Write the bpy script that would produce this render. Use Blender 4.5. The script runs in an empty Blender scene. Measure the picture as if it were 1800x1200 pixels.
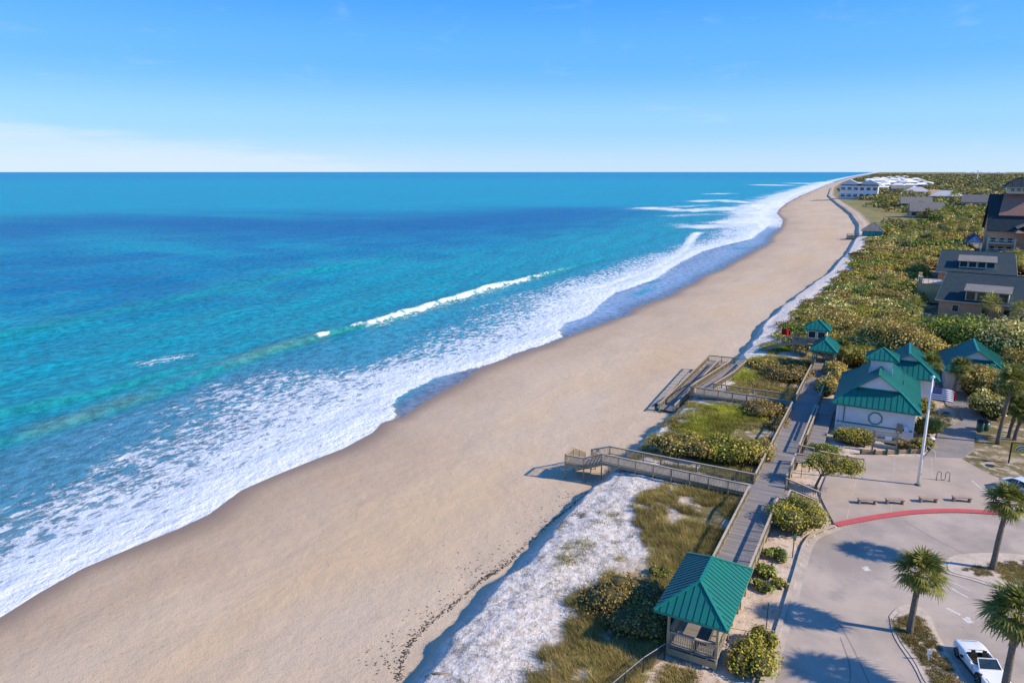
import bpy, bmesh, math, random
import numpy as np
from mathutils import Vector, Matrix
random.seed(7); RNG = np.random.default_rng(11)
SC = bpy.context.scene; COL = SC.collection
# ------------------------------------------------------------------ camera
CAMZ = 35.5; FPX = 1250.0; TH = math.atan(298/FPX); YAW = math.radians(28.6)
cam = bpy.data.cameras.new('camera'); cam.lens = 25.0; cam.sensor_width = 36; cam.clip_end = 90000; cam.clip_start = 0.5
camo = bpy.data.objects.new('camera', cam); COL.objects.link(camo)
camo.location = (0, 0, CAMZ); camo.rotation_euler = (math.pi/2-TH, 0, YAW)
SC.camera = camo
# ------------------------------------------------------------------ sky, sun, exposure
EL = math.radians(33.0); AZ = math.atan2(0.977, 0.21)          # azimuth from +Y towards +X
SUN = Vector((math.sin(AZ)*math.cos(EL), math.cos(AZ)*math.cos(EL), math.sin(EL)))
W = bpy.data.worlds.new('World'); SC.world = W; W.use_nodes = True
nt = W.node_tree; nt.nodes.clear()
def nd(nt, t, **k):
    n = nt.nodes.new(t)
    for a, v in k.items(): setattr(n, a, v)
    return n
out = nd(nt, 'ShaderNodeOutputWorld'); bg = nd(nt, 'ShaderNodeBackground'); bg.inputs[1].default_value = 0.125
sky = nd(nt, 'ShaderNodeTexSky', sky_type='NISHITA', sun_disc=False)
sky.sun_elevation = EL; sky.sun_rotation = AZ; sky.altitude = 0; sky.air_density = 1.25; sky.dust_density = 0.0; sky.ozone_density = 4.0
# clear-air blue graded by height above the horizon, blended with the physical sky
tc = nd(nt, 'ShaderNodeTexCoord'); sep = nd(nt, 'ShaderNodeSeparateXYZ'); nt.links.new(tc.outputs['Generated'], sep.inputs[0])
rp = nd(nt, 'ShaderNodeValToRGB'); rp.color_ramp.interpolation = 'EASE'; cr = rp.color_ramp
for i_, (p_, c_) in enumerate(((0.0, (2.6, 4.0, 5.6)), (0.06, (1.5, 3.4, 5.8)), (0.14, (0.55, 2.5, 6.0)), (0.24, (0.14, 1.8, 5.9)), (0.5, (0.12, 1.4, 4.6)), (1.0, (0.2, 1.0, 3.6)))):
    e_ = cr.elements[i_] if i_ < 2 else cr.elements.new(p_)
    e_.position = p_; e_.color = (*[v*0.86/8 for v in c_], 1)
sc8 = nd(nt, 'ShaderNodeVectorMath', operation='SCALE'); sc8.inputs[3].default_value = 8.0
nt.links.new(sep.outputs[2], rp.inputs[0]); nt.links.new(rp.outputs[0], sc8.inputs[0])
tint = nd(nt, 'ShaderNodeMix', data_type='RGBA'); tint.inputs[0].default_value = 0.88
nt.links.new(sky.outputs[0], tint.inputs[6]); nt.links.new(sc8.outputs[0], tint.inputs[7])
# thin cloud bank low over the sea and a few high wisps, by direction
def math_(op, a, b=None, c=None, clamp=False, tree=None):
    T = tree or nt
    n = nd(T, 'ShaderNodeMath', operation=op); n.use_clamp = clamp
    for i, v in enumerate((a, b, c)):
        if v is None: continue
        if isinstance(v, (int, float)): n.inputs[i].default_value = v
        else: T.links.new(v, n.inputs[i])
    return n.outputs[0]
def sstep(a, b, x, tree=None):
    T = tree or nt
    n = nd(T, 'ShaderNodeMapRange', interpolation_type='SMOOTHSTEP')
    T.links.new(x, n.inputs[0]); n.inputs[1].default_value = a; n.inputs[2].default_value = b
    return n.outputs[0]
az = math_('ARCTAN2', sep.outputs[0], sep.outputs[1])           # radians from +Y towards +X ; frame about -1.12 .. 0.13
mp = nd(nt, 'ShaderNodeMapping'); mp.inputs['Scale'].default_value = (3, 3, 38); nt.links.new(tc.outputs['Generated'], mp.inputs[0])
nz = nd(nt, 'ShaderNodeTexNoise'); nz.inputs['Scale'].default_value = 2.2; nz.inputs['Detail'].default_value = 7; nz.inputs['Roughness'].default_value = 0.62
nt.links.new(mp.outputs[0], nz.inputs['Vector'])
nzs = math_('SUBTRACT', nz.outputs[0], 0.5)
el = sep.outputs[2]
# bank height: a long low bank with its crest at azimuth -1.25 (out to the left), thinning both ways
bh = math_('MULTIPLY', sstep(-0.52, -1.15, az), 0.054)
bh = math_('ADD', bh, math_('MULTIPLY', nzs, 0.045))
bank = math_('MULTIPLY', sstep(0.010, -0.012, math_('SUBTRACT', el, bh)), math_('MULTIPLY', sstep(-0.45, -0.8, az), 0.62))
tex = math_('ADD', 0.78, math_('MULTIPLY', nzs, 0.9))
bank = math_('MULTIPLY', bank, tex)
mp2 = nd(nt, 'ShaderNodeMapping'); mp2.inputs['Scale'].default_value = (4, 4, 13); mp2.inputs['Rotation'].default_value = (0.1, 0.25, 0.3); nt.links.new(tc.outputs['Generated'], mp2.inputs[0])
nz2 = nd(nt, 'ShaderNodeTexNoise'); nz2.inputs['Scale'].default_value = 2.6; nz2.inputs['Detail'].default_value = 8; nz2.inputs['Roughness'].default_value = 0.66; nz2.inputs['Distortion'].default_value = 0.6
nt.links.new(mp2.outputs[0], nz2.inputs['Vector'])
wisp = math_('MULTIPLY', sstep(0.55, 0.9, nz2.outputs[0]), 0.22)
cl = math_('ADD', bank, wisp, clamp=True)
cm = nd(nt, 'ShaderNodeMix', data_type='RGBA'); cm.inputs[7].default_value = (3.75, 4.2, 4.75, 1)
nt.links.new(cl, cm.inputs[0]); nt.links.new(tint.outputs[2], cm.inputs[6]); nt.links.new(cm.outputs[2], bg.inputs[0]); nt.links.new(bg.outputs[0], out.inputs[0])
sl = bpy.data.lights.new('sun', 'SUN'); sl.energy = 3.8; sl.angle = math.radians(1.0); sl.color = (1.0, 0.86, 0.68)
so = bpy.data.objects.new('sun', sl); COL.objects.link(so); so.rotation_euler = (-SUN).to_track_quat('-Z', 'Y').to_euler(); so.location = (60, 20, 60)
SC.view_settings.view_transform = 'Standard'; SC.view_settings.look = 'None'; SC.view_settings.exposure = 0.75; SC.view_settings.gamma = 1
SC.render.engine = 'CYCLES'; SC.cycles.max_bounces = 5; SC.cycles.diffuse_bounces = 3; SC.cycles.glossy_bounces = 3; SC.cycles.transparent_max_bounces = 6; SC.cycles.caustics_reflective = False; SC.cycles.caustics_refractive = False
# ------------------------------------------------------------------ helpers
def PX(px, py, z=3.5):
    """point of the photograph's pixel on the level z"""
    x = (px-900)/FPX; y = -(py-600)/FPX
    d = (x, math.cos(TH)+y*math.sin(TH), -math.sin(TH)+y*math.cos(TH)); k = (CAMZ-z)/(-d[2])
    c, s = math.cos(YAW), math.sin(YAW)
    return Vector(((d[0]*c-d[1]*s)*k, (d[0]*s+d[1]*c)*k, z))
def lin(h):
    h = h.lstrip('#'); v = [int(h[i:i+2], 16)/255 for i in (0, 2, 4)]
    return tuple(((c+0.055)/1.055)**2.4 if c > 0.04045 else c/12.92 for c in v)
_tab = {}
def vnoise(x, y, scale, seed=0, octv=3):
    x = np.asarray(x, float); y = np.asarray(y, float); r = np.zeros(np.broadcast(x, y).shape); a = 1.0; tot = 0
    for o in range(octv):
        if (seed, o) not in _tab: _tab[(seed, o)] = np.random.default_rng(seed*17+o+1).random((257, 257))
        T = _tab[(seed, o)]; f = (2**o)/scale
        u = x*f+o*13.7+seed*3.1; v = y*f+o*7.3; iu = np.floor(u).astype(int); iv = np.floor(v).astype(int)
        fu = u-iu; fv = v-iv; fu = fu*fu*(3-2*fu); fv = fv*fv*(3-2*fv); iu %= 256; iv %= 256
        r = r + a*((T[iu, iv]*(1-fu)+T[iu+1, iv]*fu)*(1-fv)+(T[iu, iv+1]*(1-fu)+T[iu+1, iv+1]*fu)*fv); tot += a; a *= 0.5
    return r/tot
def ss(a, b, x):
    t = np.clip((np.asarray(x, float)-a)/(b-a), 0, 1); return t*t*(3-2*t)
def link(o, parent=None):
    COL.objects.link(o)
    if parent is not None: o.parent = parent
    return o
def tag(o, label=None, cat=None, group=None, kind=None):
    if label: o['label'] = label
    if cat: o['category'] = cat
    if group: o['group'] = group
    if kind: o['kind'] = kind
    return o
def empty(name, loc, rz=0, label=None, cat=None, group=None):
    o = bpy.data.objects.new(name, None); o.empty_display_size = 0.2; o.location = loc; o.rotation_euler = (0, 0, rz); COL.objects.link(o)
    return tag(o, label, cat, group)
def np_mesh(name, V, Fq, mat=None, cols=None, attrs=None, smooth=False):
    """V (n,3), Fq (m,k) constant-k faces"""
    me = bpy.data.meshes.new(name); V = np.asarray(V, np.float32); Fq = np.asarray(Fq, np.int32); m, k = Fq.shape
    me.vertices.add(len(V)); me.vertices.foreach_set('co', V.ravel())
    me.loops.add(m*k); me.loops.foreach_set('vertex_index', Fq.ravel())
    me.polygons.add(m); me.polygons.foreach_set('loop_start', np.arange(0, m*k, k, dtype=np.int32))
    try: me.polygons.foreach_set('loop_total', np.full(m, k, dtype=np.int32))
    except Exception: pass
    if smooth: me.polygons.foreach_set('use_smooth', np.ones(m, bool))
    if cols is not None:
        a = me.color_attributes.new('col', 'FLOAT_COLOR', 'POINT'); c = np.ones((len(V), 4), np.float32); c[:, :3] = cols; a.data.foreach_set('color', c.ravel())
    for n_, v in (attrs or {}).items():
        a = me.attributes.new(n_, 'FLOAT', 'POINT'); a.data.foreach_set('value', np.asarray(v, np.float32).ravel())
    me.update(calc_edges=True); me.validate()
    if mat: me.materials.append(mat)
    return me
class MB:
    def __init__(s): s.v = []; s.f = []
    def add(s, vs, fs):
        b = len(s.v); s.v += [tuple(p) for p in vs]; s.f += [tuple(i+b for i in f) for f in fs]; return s
    def box(s, c, d, rz=0.0):
        cx, cy, cz = c; hx, hy, hz = d[0]/2, d[1]/2, d[2]/2; co, si = math.cos(rz), math.sin(rz); vs = []
        for z in (-hz, hz):
            for x, y in ((-hx, -hy), (hx, -hy), (hx, hy), (-hx, hy)): vs.append((cx+x*co-y*si, cy+x*si+y*co, cz+z))
        return s.add(vs, [(3, 2, 1, 0), (4, 5, 6, 7), (0, 1, 5, 4), (1, 2, 6, 5), (2, 3, 7, 6), (3, 0, 4, 7)])
    def bar(s, a, b, w, h, up=(0, 0, 1)):
        a = Vector(a); b = Vector(b); t = (b-a).normalized(); u = Vector(up)
        if abs(t.dot(u)) > 0.98: u = Vector((1, 0, 0))
        r = t.cross(u).normalized(); u = r.cross(t).normalized(); vs = []
        for p in (a, b):
            for i, j in ((-1, -1), (1, -1), (1, 1), (-1, 1)): vs.append(p+r*(w/2*i)+u*(h/2*j))
        return s.add(vs, [(0, 1, 2, 3), (7, 6, 5, 4), (0, 4, 5, 1), (1, 5, 6, 2), (2, 6, 7, 3), (3, 7, 4, 0)])
    def tube(s, pts, r, n=8, cap=True):
        pts = [Vector(p) for p in pts]; rs = r if isinstance(r, (list, tuple)) else [r]*len(pts); rings = []
        for i, p in enumerate(pts):
            t = (pts[min(i+1, len(pts)-1)]-pts[max(i-1, 0)]).normalized(); u = Vector((0, 0, 1)) if abs(t.z) < 0.9 else Vector((1, 0, 0))
            a = t.cross(u).normalized(); b = t.cross(a)
            rings.append([p+(a*math.cos(2*math.pi*k/n)+b*math.sin(2*math.pi*k/n))*rs[i] for k in range(n)])
        vs = [v for R in rings for v in R]; fs = []
        for i in range(len(pts)-1):
            for k in range(n): fs.append((i*n+k, i*n+(k+1) % n, (i+1)*n+(k+1) % n, (i+1)*n+k))
        if cap: fs += [tuple(range(n-1, -1, -1)), tuple(range((len(pts)-1)*n, len(pts)*n))]
        return s.add(vs, fs)
    def poly(s, pts, th=0.0, down=None):
        """a flat polygon given thickness along -normal (or 'down' vector)"""
        pts = [Vector(p) for p in pts]; n = len(pts)
        if th == 0: return s.add(pts, [tuple(range(n))])
        nr = Vector((0, 0, 0))
        for i in range(n): nr += pts[i].cross(pts[(i+1) % n])
        nr.normalize()
        if nr.z < 0: pts = pts[::-1]; nr = -nr
        d = Vector(down) if down is not None else -nr*th
        vs = pts+[p+d for p in pts]
        return s.add(vs, [tuple(range(n)), tuple(range(2*n-1, n-1, -1))]+[(i, i+n, (i+1) % n+n, (i+1) % n) for i in range(n)])
    def mesh(s, name, mat=None, smooth=False):
        me = bpy.data.meshes.new(name); me.from_pydata(s.v, [], s.f)
        if mat: me.materials.append(mat)
        bm = bmesh.new(); bm.from_mesh(me); bmesh.ops.recalc_face_normals(bm, faces=bm.faces); bm.to_mesh(me); bm.free()
        if smooth: me.polygons.foreach_set('use_smooth', [True]*len(me.polygons))
        return me
    def build(s, name, mat, parent=None, smooth=False, kind=None):
        o = bpy.data.objects.new(name, s.mesh(name, mat, smooth)); link(o, parent)
        if kind: o['kind'] = kind
        return o
def bevel(o, w=0.02, seg=2):
    m = o.modifiers.new('bevel', 'BEVEL'); m.width = w; m.segments = seg; m.limit_method = 'ANGLE'; return o
def put(me, name, parent=None, loc=(0, 0, 0), rz=0, sc=None):
    o = bpy.data.objects.new(name, me); link(o, parent); o.location = loc; o.rotation_euler = (0, 0, rz)
    if sc is not None: o.scale = sc if isinstance(sc, (tuple, list)) else (sc,)*3
    return o
# ------------------------------------------------------------------ materials
def mat(name, base, base2=None, scale=3.0, var=0.12, rough=0.7, spec=0.3, bump=0.0, bscale=None, island=0.0, stretch=None, attr=None, metal=0.0, detail=6, coat=0.0, trans=0.0, stain=None):
    m = bpy.data.materials.new(name); m.use_nodes = True; T = m.node_tree; bs = T.nodes['Principled BSDF']
    bs.inputs['Roughness'].default_value = rough; bs.inputs['Specular IOR Level'].default_value = spec; bs.inputs['Metallic'].default_value = metal
    if coat: bs.inputs['Coat Weight'].default_value = coat; bs.inputs['Coat Roughness'].default_value = 0.08
    geo = nd(T, 'ShaderNodeNewGeometry')
    mpn = nd(T, 'ShaderNodeMapping'); T.links.new(geo.outputs['Position'], mpn.inputs[0])
    if stretch: mpn.inputs['Scale'].default_value = stretch
    n = nd(T, 'ShaderNodeTexNoise'); n.inputs['Scale'].default_value = scale; n.inputs['Detail'].default_value = detail; n.inputs['Roughness'].default_value = 0.65
    T.links.new(mpn.outputs[0], n.inputs['Vector'])
    mx = nd(T, 'ShaderNodeMix', data_type='RGBA'); fac = sstep(0.32, 0.68, n.outputs[0], T); T.links.new(fac, mx.inputs[0])
    if isinstance(base, str): base = lin(base)
    if base2 is None: b1 = tuple(c*(1-var) for c in base); b2 = tuple(min(1, c*(1+var)) for c in base)
    else: b1 = base; b2 = lin(base2) if isinstance(base2, str) else base2
    if attr:
        at = nd(T, 'ShaderNodeAttribute', attribute_name=attr); ml = nd(T, 'ShaderNodeMix', data_type='RGBA', blend_type='MULTIPLY'); ml.inputs[0].default_value = 1
        mx.inputs[6].default_value = (1-var,)*3+(1,); mx.inputs[7].default_value = (1+var,)*3+(1,)
        T.links.new(at.outputs['Color'], ml.inputs[6]); T.links.new(mx.outputs[2], ml.inputs[7]); colr = ml.outputs[2]
    else:
        mx.inputs[6].default_value = (*b1, 1); mx.inputs[7].default_value = (*b2, 1); colr = mx.outputs[2]
    if island:
        r = math_('ADD', math_('MULTIPLY', geo.outputs['Random Per Island'], 2*island, tree=T), 1-island, tree=T)
        m2 = nd(T, 'ShaderNodeMix', data_type='RGBA', blend_type='MULTIPLY'); m2.inputs[0].default_value = 1
        T.links.new(colr, m2.inputs[6]); T.links.new(r, m2.inputs[7]); colr = m2.outputs[2]
    if stain:
        for sc_, lo_, hi_, am_, sc_col in stain:
            ns = nd(T, 'ShaderNodeTexNoise'); ns.inputs['Scale'].default_value = sc_; ns.inputs['Detail'].default_value = 7; ns.inputs['Roughness'].default_value = 0.7; T.links.new(geo.outputs['Position'], ns.inputs['Vector'])
            m3 = nd(T, 'ShaderNodeMix', data_type='RGBA'); T.links.new(math_('MULTIPLY', sstep(lo_, hi_, ns.outputs[0], T), am_, tree=T), m3.inputs[0]); T.links.new(colr, m3.inputs[6]); m3.inputs[7].default_value = (*sc_col, 1); colr = m3.outputs[2]
    T.links.new(colr, bs.inputs['Base Color'])
    if bump:
        nb = nd(T, 'ShaderNodeTexNoise'); nb.inputs['Scale'].default_value = bscale or scale*4; nb.inputs['Detail'].default_value = 5; T.links.new(mpn.outputs[0], nb.inputs['Vector'])
        bp = nd(T, 'ShaderNodeBump'); bp.inputs['Strength'].default_value = 1.0; bp.inputs['Distance'].default_value = bump
        T.links.new(nb.outputs[0], bp.inputs['Height']); T.links.new(bp.outputs[0], bs.inputs['Normal'])
    if trans:
        tr = nd(T, 'ShaderNodeBsdfTranslucent'); T.links.new(colr, tr.inputs[0]); ms = nd(T, 'ShaderNodeMixShader'); ms.inputs[0].default_value = trans
        T.links.new(bs.outputs[0], ms.inputs[1]); T.links.new(tr.outputs[0], ms.inputs[2]); T.links.new(ms.outputs[0], T.nodes['Material Output'].inputs[0])
    return m
M = {}
M['deck'] = mat('deck boards', (0.27, 0.245, 0.225), (0.20, 0.185, 0.175), scale=1.3, island=0.16, rough=0.85, stretch=(0.4, 3, 1))
M['rail'] = mat('weathered rail timber', (0.50, 0.41, 0.32), (0.36, 0.30, 0.235), scale=1.6, island=0.12, rough=0.85)
M['post'] = mat('weathered post timber', (0.28, 0.24, 0.155), (0.38, 0.30, 0.19), scale=1.2, island=0.12, rough=0.88)
M['newwood'] = mat('tan timber', (0.46, 0.33, 0.19), (0.36, 0.26, 0.16), scale=1.5, island=0.12, rough=0.8)
M['green'] = mat('green metal roof', (0.010, 0.165, 0.125), (0.012, 0.135, 0.12), scale=0.7, rough=0.38, spec=0.4, island=0.09, stain=[(0.9, 0.55, 0.8, 0.35, (0.05, 0.21, 0.18)), (2.4, 0.64, 0.74, 0.4, (0.02, 0.09, 0.075))])
M['greentrim'] = mat('green trim', (0.012, 0.19, 0.15), var=0.08, rough=0.4, spec=0.4)
M['white'] = mat('white painted stucco', (0.74, 0.74, 0.75), (0.66, 0.66, 0.67), scale=0.8, rough=0.8, bump=0.003, bscale=20)
M['farwhite'] = mat('sunlit white stucco', (0.86, 0.86, 0.87), var=0.04, rough=0.8)  # whiter copy of the stucco, sunlit brightness put into the colour
M['paleroof'] = mat('pale blue-grey roof', (0.60, 0.63, 0.68), var=0.08, scale=0.3, rough=0.8)
M['whitepaint'] = mat('white paint', (0.80, 0.80, 0.79), var=0.05, rough=0.4)
M['concrete'] = mat('concrete paving', (0.45, 0.36, 0.285), (0.36, 0.295, 0.24), scale=0.28, rough=0.9, bump=0.004, bscale=6, detail=8, stain=[(0.5, 0.58, 0.75, 0.45, (0.26, 0.22, 0.19)), (1.9, 0.66, 0.73, 0.5, (0.2, 0.16, 0.13)), (0.25, 0.55, 0.75, 0.4, (0.55, 0.40, 0.30))])
M['asphalt'] = mat('sun-bleached asphalt', (0.47, 0.39, 0.325), (0.31, 0.265, 0.23), scale=0.16, rough=0.92, bump=0.006, bscale=9, detail=8, stain=[(0.35, 0.56, 0.72, 0.5, (0.24, 0.21, 0.19)), (1.6, 0.66, 0.74, 0.6, (0.17, 0.15, 0.13)), (0.5, 0.6, 0.75, 0.5, (0.55, 0.47, 0.40))])
M['path'] = mat('paver path', (0.28, 0.245, 0.225), (0.21, 0.19, 0.18), scale=0.5, rough=0.9, bump=0.006, bscale=6)
M['kerb'] = mat('kerb concrete', (0.50, 0.43, 0.36), (0.40, 0.34, 0.28), scale=0.9, rough=0.9)
M['redpaint'] = mat('faded red paint', (0.56, 0.095, 0.10), (0.46, 0.09, 0.095), scale=1.2, rough=0.75)
M['linepaint'] = mat('worn white line paint', (0.68, 0.66, 0.63), (0.5, 0.47, 0.43), scale=4, rough=0.7)
M['bench'] = mat('cast concrete bench', (0.42, 0.31, 0.235), (0.33, 0.25, 0.19), scale=2.5, rough=0.9)
M['darkgreen'] = mat('dark green steel', (0.012, 0.075, 0.06), var=0.15, rough=0.4, spec=0.5)
M['dark'] = mat('dark metal', (0.025, 0.03, 0.03), var=0.2, rough=0.5)
M['black'] = mat('black rubber', (0.012, 0.012, 0.013), var=0.2, rough=0.7)
M['glass'] = mat('window glass', (0.02, 0.035, 0.045), var=0.3, rough=0.08, spec=0.8)
M['trunk'] = mat('palm trunk', (0.20, 0.165, 0.13), (0.11, 0.095, 0.08), scale=3.5, rough=0.95, bump=0.03, bscale=7, stretch=(1, 1, 2.5))
M['bark'] = mat('bark', (0.11, 0.085, 0.065), (0.17, 0.135, 0.105), scale=4, rough=0.95)
M['leaf'] = mat('leaves', (1, 1, 1), scale=0.5, var=0.18, rough=0.55, spec=0.3, attr='col', trans=0.22)
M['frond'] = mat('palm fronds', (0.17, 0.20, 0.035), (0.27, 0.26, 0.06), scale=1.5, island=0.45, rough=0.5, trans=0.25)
M['farfrond'] = mat('sunlit palm fronds', (0.27, 0.29, 0.06), (0.38, 0.35, 0.09), scale=1.0, island=0.35, rough=0.5, trans=0.25)  # lighter copy of the fronds, sunlit brightness put into the colour
M['deadfrond'] = mat('dead palm fronds', (0.23, 0.16, 0.085), (0.15, 0.10, 0.055), scale=2, island=0.3, rough=0.9)
M['blade'] = mat('grass blades', (1, 1, 1), scale=0.4, var=0.15, rough=0.8, attr='col', trans=0.2)
M['sandisl'] = mat('pale island sand', (0.56, 0.475, 0.40), (0.44, 0.36, 0.29), scale=1.1, rough=0.95, bump=0.03, bscale=4)
M['drygrass'] = mat('dry turf', (0.25, 0.18, 0.055), (0.17, 0.135, 0.045), scale=1.0, rough=0.95, bump=0.05, bscale=5)
M['carwhite'] = mat('white car paint', (0.78, 0.79, 0.80), var=0.02, rough=0.25, spec=0.5, coat=0.8)
M['seat'] = mat('black leather', (0.02, 0.02, 0.02), var=0.2, rough=0.5)
M['chrome'] = mat('silver alloy', (0.45, 0.45, 0.46), var=0.1, rough=0.3, metal=0.8)
M['redlamp'] = mat('red lens', (0.4, 0.02, 0.02), var=0.1, rough=0.2)
M['shingle'] = mat('blue-grey shingles', (0.014, 0.034, 0.046), (0.026, 0.046, 0.056), scale=0.8, rough=0.85, bump=0.02, bscale=5)
M['shingle2'] = mat('grey shingles', (0.17, 0.16, 0.15), (0.22, 0.205, 0.19), scale=0.7, rough=0.85, bump=0.02, bscale=5)
M['shingle3'] = mat('light grey shingles', (0.50, 0.50, 0.52), (0.42, 0.42, 0.45), scale=0.5, rough=0.85)
M['tanroof'] = mat('tan roof', (0.50, 0.35, 0.24), (0.42, 0.29, 0.2), scale=0.6, rough=0.85)
M['brick'] = mat('salmon stucco', (0.74, 0.36, 0.21), (0.65, 0.31, 0.185), scale=0.9, rough=0.85)
M['rust'] = mat('copper-red roof', (0.36, 0.19, 0.14), (0.30, 0.165, 0.125), scale=0.8, rough=0.7)
M['cream'] = mat('cream stucco', (0.70, 0.49, 0.24), (0.62, 0.43, 0.21), scale=0.9, rough=0.85)
M['creamtrim'] = mat('cream trim', (0.60, 0.53, 0.40), var=0.06, rough=0.7)
M['bluewhite'] = mat('pale blue siding', (0.66, 0.74, 0.82), (0.60, 0.69, 0.78), scale=0.6, rough=0.8)
M['tanwall'] = mat('tan wall', (0.48, 0.40, 0.31), var=0.1, scale=0.7, rough=0.85)
M['lattice'] = mat('blue canvas', (0.03, 0.10, 0.24), var=0.15, rough=0.8)
M['signwhite'] = mat('white sign face', (0.75, 0.75, 0.75), var=0.03, rough=0.5)
M['redflag'] = mat('red flag cloth', (0.50, 0.012, 0.02), var=0.1, rough=0.8, trans=0.2)
M['navy'] = mat('navy flag cloth', (0.018, 0.035, 0.17), var=0.1, rough=0.8)
M['yellow'] = mat('yellow panel', (0.62, 0.42, 0.05), var=0.1, rough=0.6)
M['teal'] = mat('teal print', (0.03, 0.28, 0.30), var=0.1, rough=0.6)
M['timber'] = mat('landscape timber', (0.36, 0.25, 0.16), (0.25, 0.19, 0.13), scale=2, rough=0.9, island=0.15)
M['wrack'] = mat('dried seaweed', (0.045, 0.04, 0.032), (0.08, 0.065, 0.045), scale=3, rough=1)
M['skin'] = mat('skin', (0.42, 0.24, 0.16), var=0.05, rough=0.6)
M['core'] = mat('dark shade-toned bush core', (0.060, 0.060, 0.022), (0.095, 0.080, 0.032), scale=0.5, rough=1)  # dark olive of the added solid cores, inner shade put into the colour
# ------------------------------------------------------------------ coast lines: x as a function of y, from photograph pixels
def curve(pts, z):
    w = sorted([(PX(a, b, z).y, PX(a, b, z).x) for a, b in pts]); ys = np.array([p[0] for p in w]); xs = np.array([p[1] for p in w])
    k = (xs[-1]-xs[-2])/(ys[-1]-ys[-2]); k0 = (xs[1]-xs[0])/(ys[1]-ys[0])
    ys = np.concatenate([[ys[0]-200], ys, [ys[-1]+90000]]); xs = np.concatenate([[xs[0]-k0*0], xs, [xs[-1]+k*90000]])
    return lambda y: np.interp(y, ys, xs)
c_scarp = curve([(705,1200),(760,1140),(850,1035),(930,958),(985,905),(1010,880),(1042,850),(1125,775),(1150,748),(1185,720),(1245,668),(1300,625),(1318,600),(1345,560),(1375,535),(1420,500),(1455,478),(1490,440),(1507,412),(1508,395),(1494,374),(1475,360),(1462,350),(1455,343),(1460,330),(1478,320),(1505,311),(1525,307)], 3.5)
c_w = curve([(0,1080),(60,1042),(140,997),(260,947),(310,927),(362,903),(420,860),(480,834),(540,810),(600,787),(650,760),(668,742),(700,733),(740,707),(780,683),(815,665),(825,655),(850,642),(905,622),(952,607),(971,601),(1025,580),(1068,564),(1103,553),(1107,544),(1142,530),(1177,519),(1189,510),(1220,496),(1232,486),(1267,473),(1290,459),(1325,440),(1352,426),(1354,416),(1370,403),(1375,387),(1364,375),(1368,368),(1383,356),(1407,344),(1453,325),(1495,312),(1520,307.5)], 0.0)
c_e = curve([(0,1080),(60,1042),(140,997),(260,947),(310,927),(362,903),(420,860),(480,834),(540,810),(600,787),(650,760),(664,742),(692,729),(683,712),(690,697),(720,682),(760,662),(800,652),(862,638),(895,622),(948,605),(983,591),(977,580),(987,568),(1029,554),(1053,531),(1076,515),(1150,490),(1189,461),(1228,442),(1267,432),(1317,420),(1333,407),(1350,391),(1340,379),(1344,368),(1375,352),(1405,340),(1453,322),(1495,311),(1520,307)], 0.0)
c_o = curve([(-100,905),(0,860),(100,822),(200,765),(285,692),(330,672),(450,642),(560,640),(620,632),(680,600),(760,570),(830,535),(900,505),(1000,480),(1080,455),(1150,440),(1205,418),(1240,395),(1280,370),(1310,350),(1380,333),(1450,317),(1500,308)], 0.0)
c_r1 = curve([(-100,805),(0,775),(130,738),(250,700),(375,650),(475,617),(555,591),(650,570),(750,540),(845,512),(900,497),(1000,470),(1100,440)], 0.0)
c_r2 = curve([(-100,760),(0,728),(100,706),(200,684),(300,655),(420,618),(520,590)], 0.0)
c_r3 = curve([(0,590),(120,565),(250,535),(400,507),(525,480),(700,450),(860,430)], 0.0)
GZ = 3.42
def ground(x, y, detail=True):
    x = np.asarray(x, float); y = np.asarray(y, float)
    xw = c_w(y); xs = c_scarp(y)+(vnoise(x*0, y, 4.0, 3)-0.5)*1.6*ss(1500, 200, y)+(vnoise(x*0, y, 0.9, 4)-0.5)*0.5*ss(300, 100, y)
    u = (x-xw)/np.maximum(xs-xw, 1)
    zb = np.where(u < 0, (x-xw)*0.07, 2.0*np.clip(u, 0, 1)**0.85)
    zb = np.maximum(zb, -4)
    if detail: zb = zb+np.where((u > 0.08) & (u < 1.0), (vnoise(x, y, 3.0, 5)-0.5)*0.16*ss(0.05, 0.25, u), 0)
    up = 0.35*ss(-1.6, 0.2, x-xs)+0.65*ss(-0.25, 0.9, x-xs)
    top = 3.45+0.35*ss(0.5, 4, x-xs)*ss(22, 8, x-xs)
    if detail: top = top+((vnoise(x, y, 7, 6)-0.5)*0.55+(vnoise(x, y, 1.1, 7)-0.5)*0.24*ss(160, 60, y))*ss(0.3, 2.0, x-xs)
    # flat inland pad round car park and buildings
    pad = ss(-12.5, -9.5, x)*ss(150, 125, y)*ss(-400, -300, -np.abs(x))
    top = top*(1-pad)+GZ*pad
    top = top+ss(25, 400, x-xs)*ss(200, 900, y)*1.5
    return zb*(1-up)+top*up
def gz(x, y): return float(ground(np.array([x]), np.array([y]))[0])
# rows in y shared by land and sea
def rows(n0, y0, y1, step, grow, ymax):
    r = list(np.arange(y0, y1, step)); s = step
    while r[-1] < ymax: s *= grow; r.append(r[-1]+s)
    return np.array(r)
def grid_faces(nr, nc):
    i = np.arange(nr-1)[:, None]*nc+np.arange(nc-1)[None, :]
    return np.stack([i, i+1, i+nc+1, i+nc], -1).reshape(-1, 4)
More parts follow.
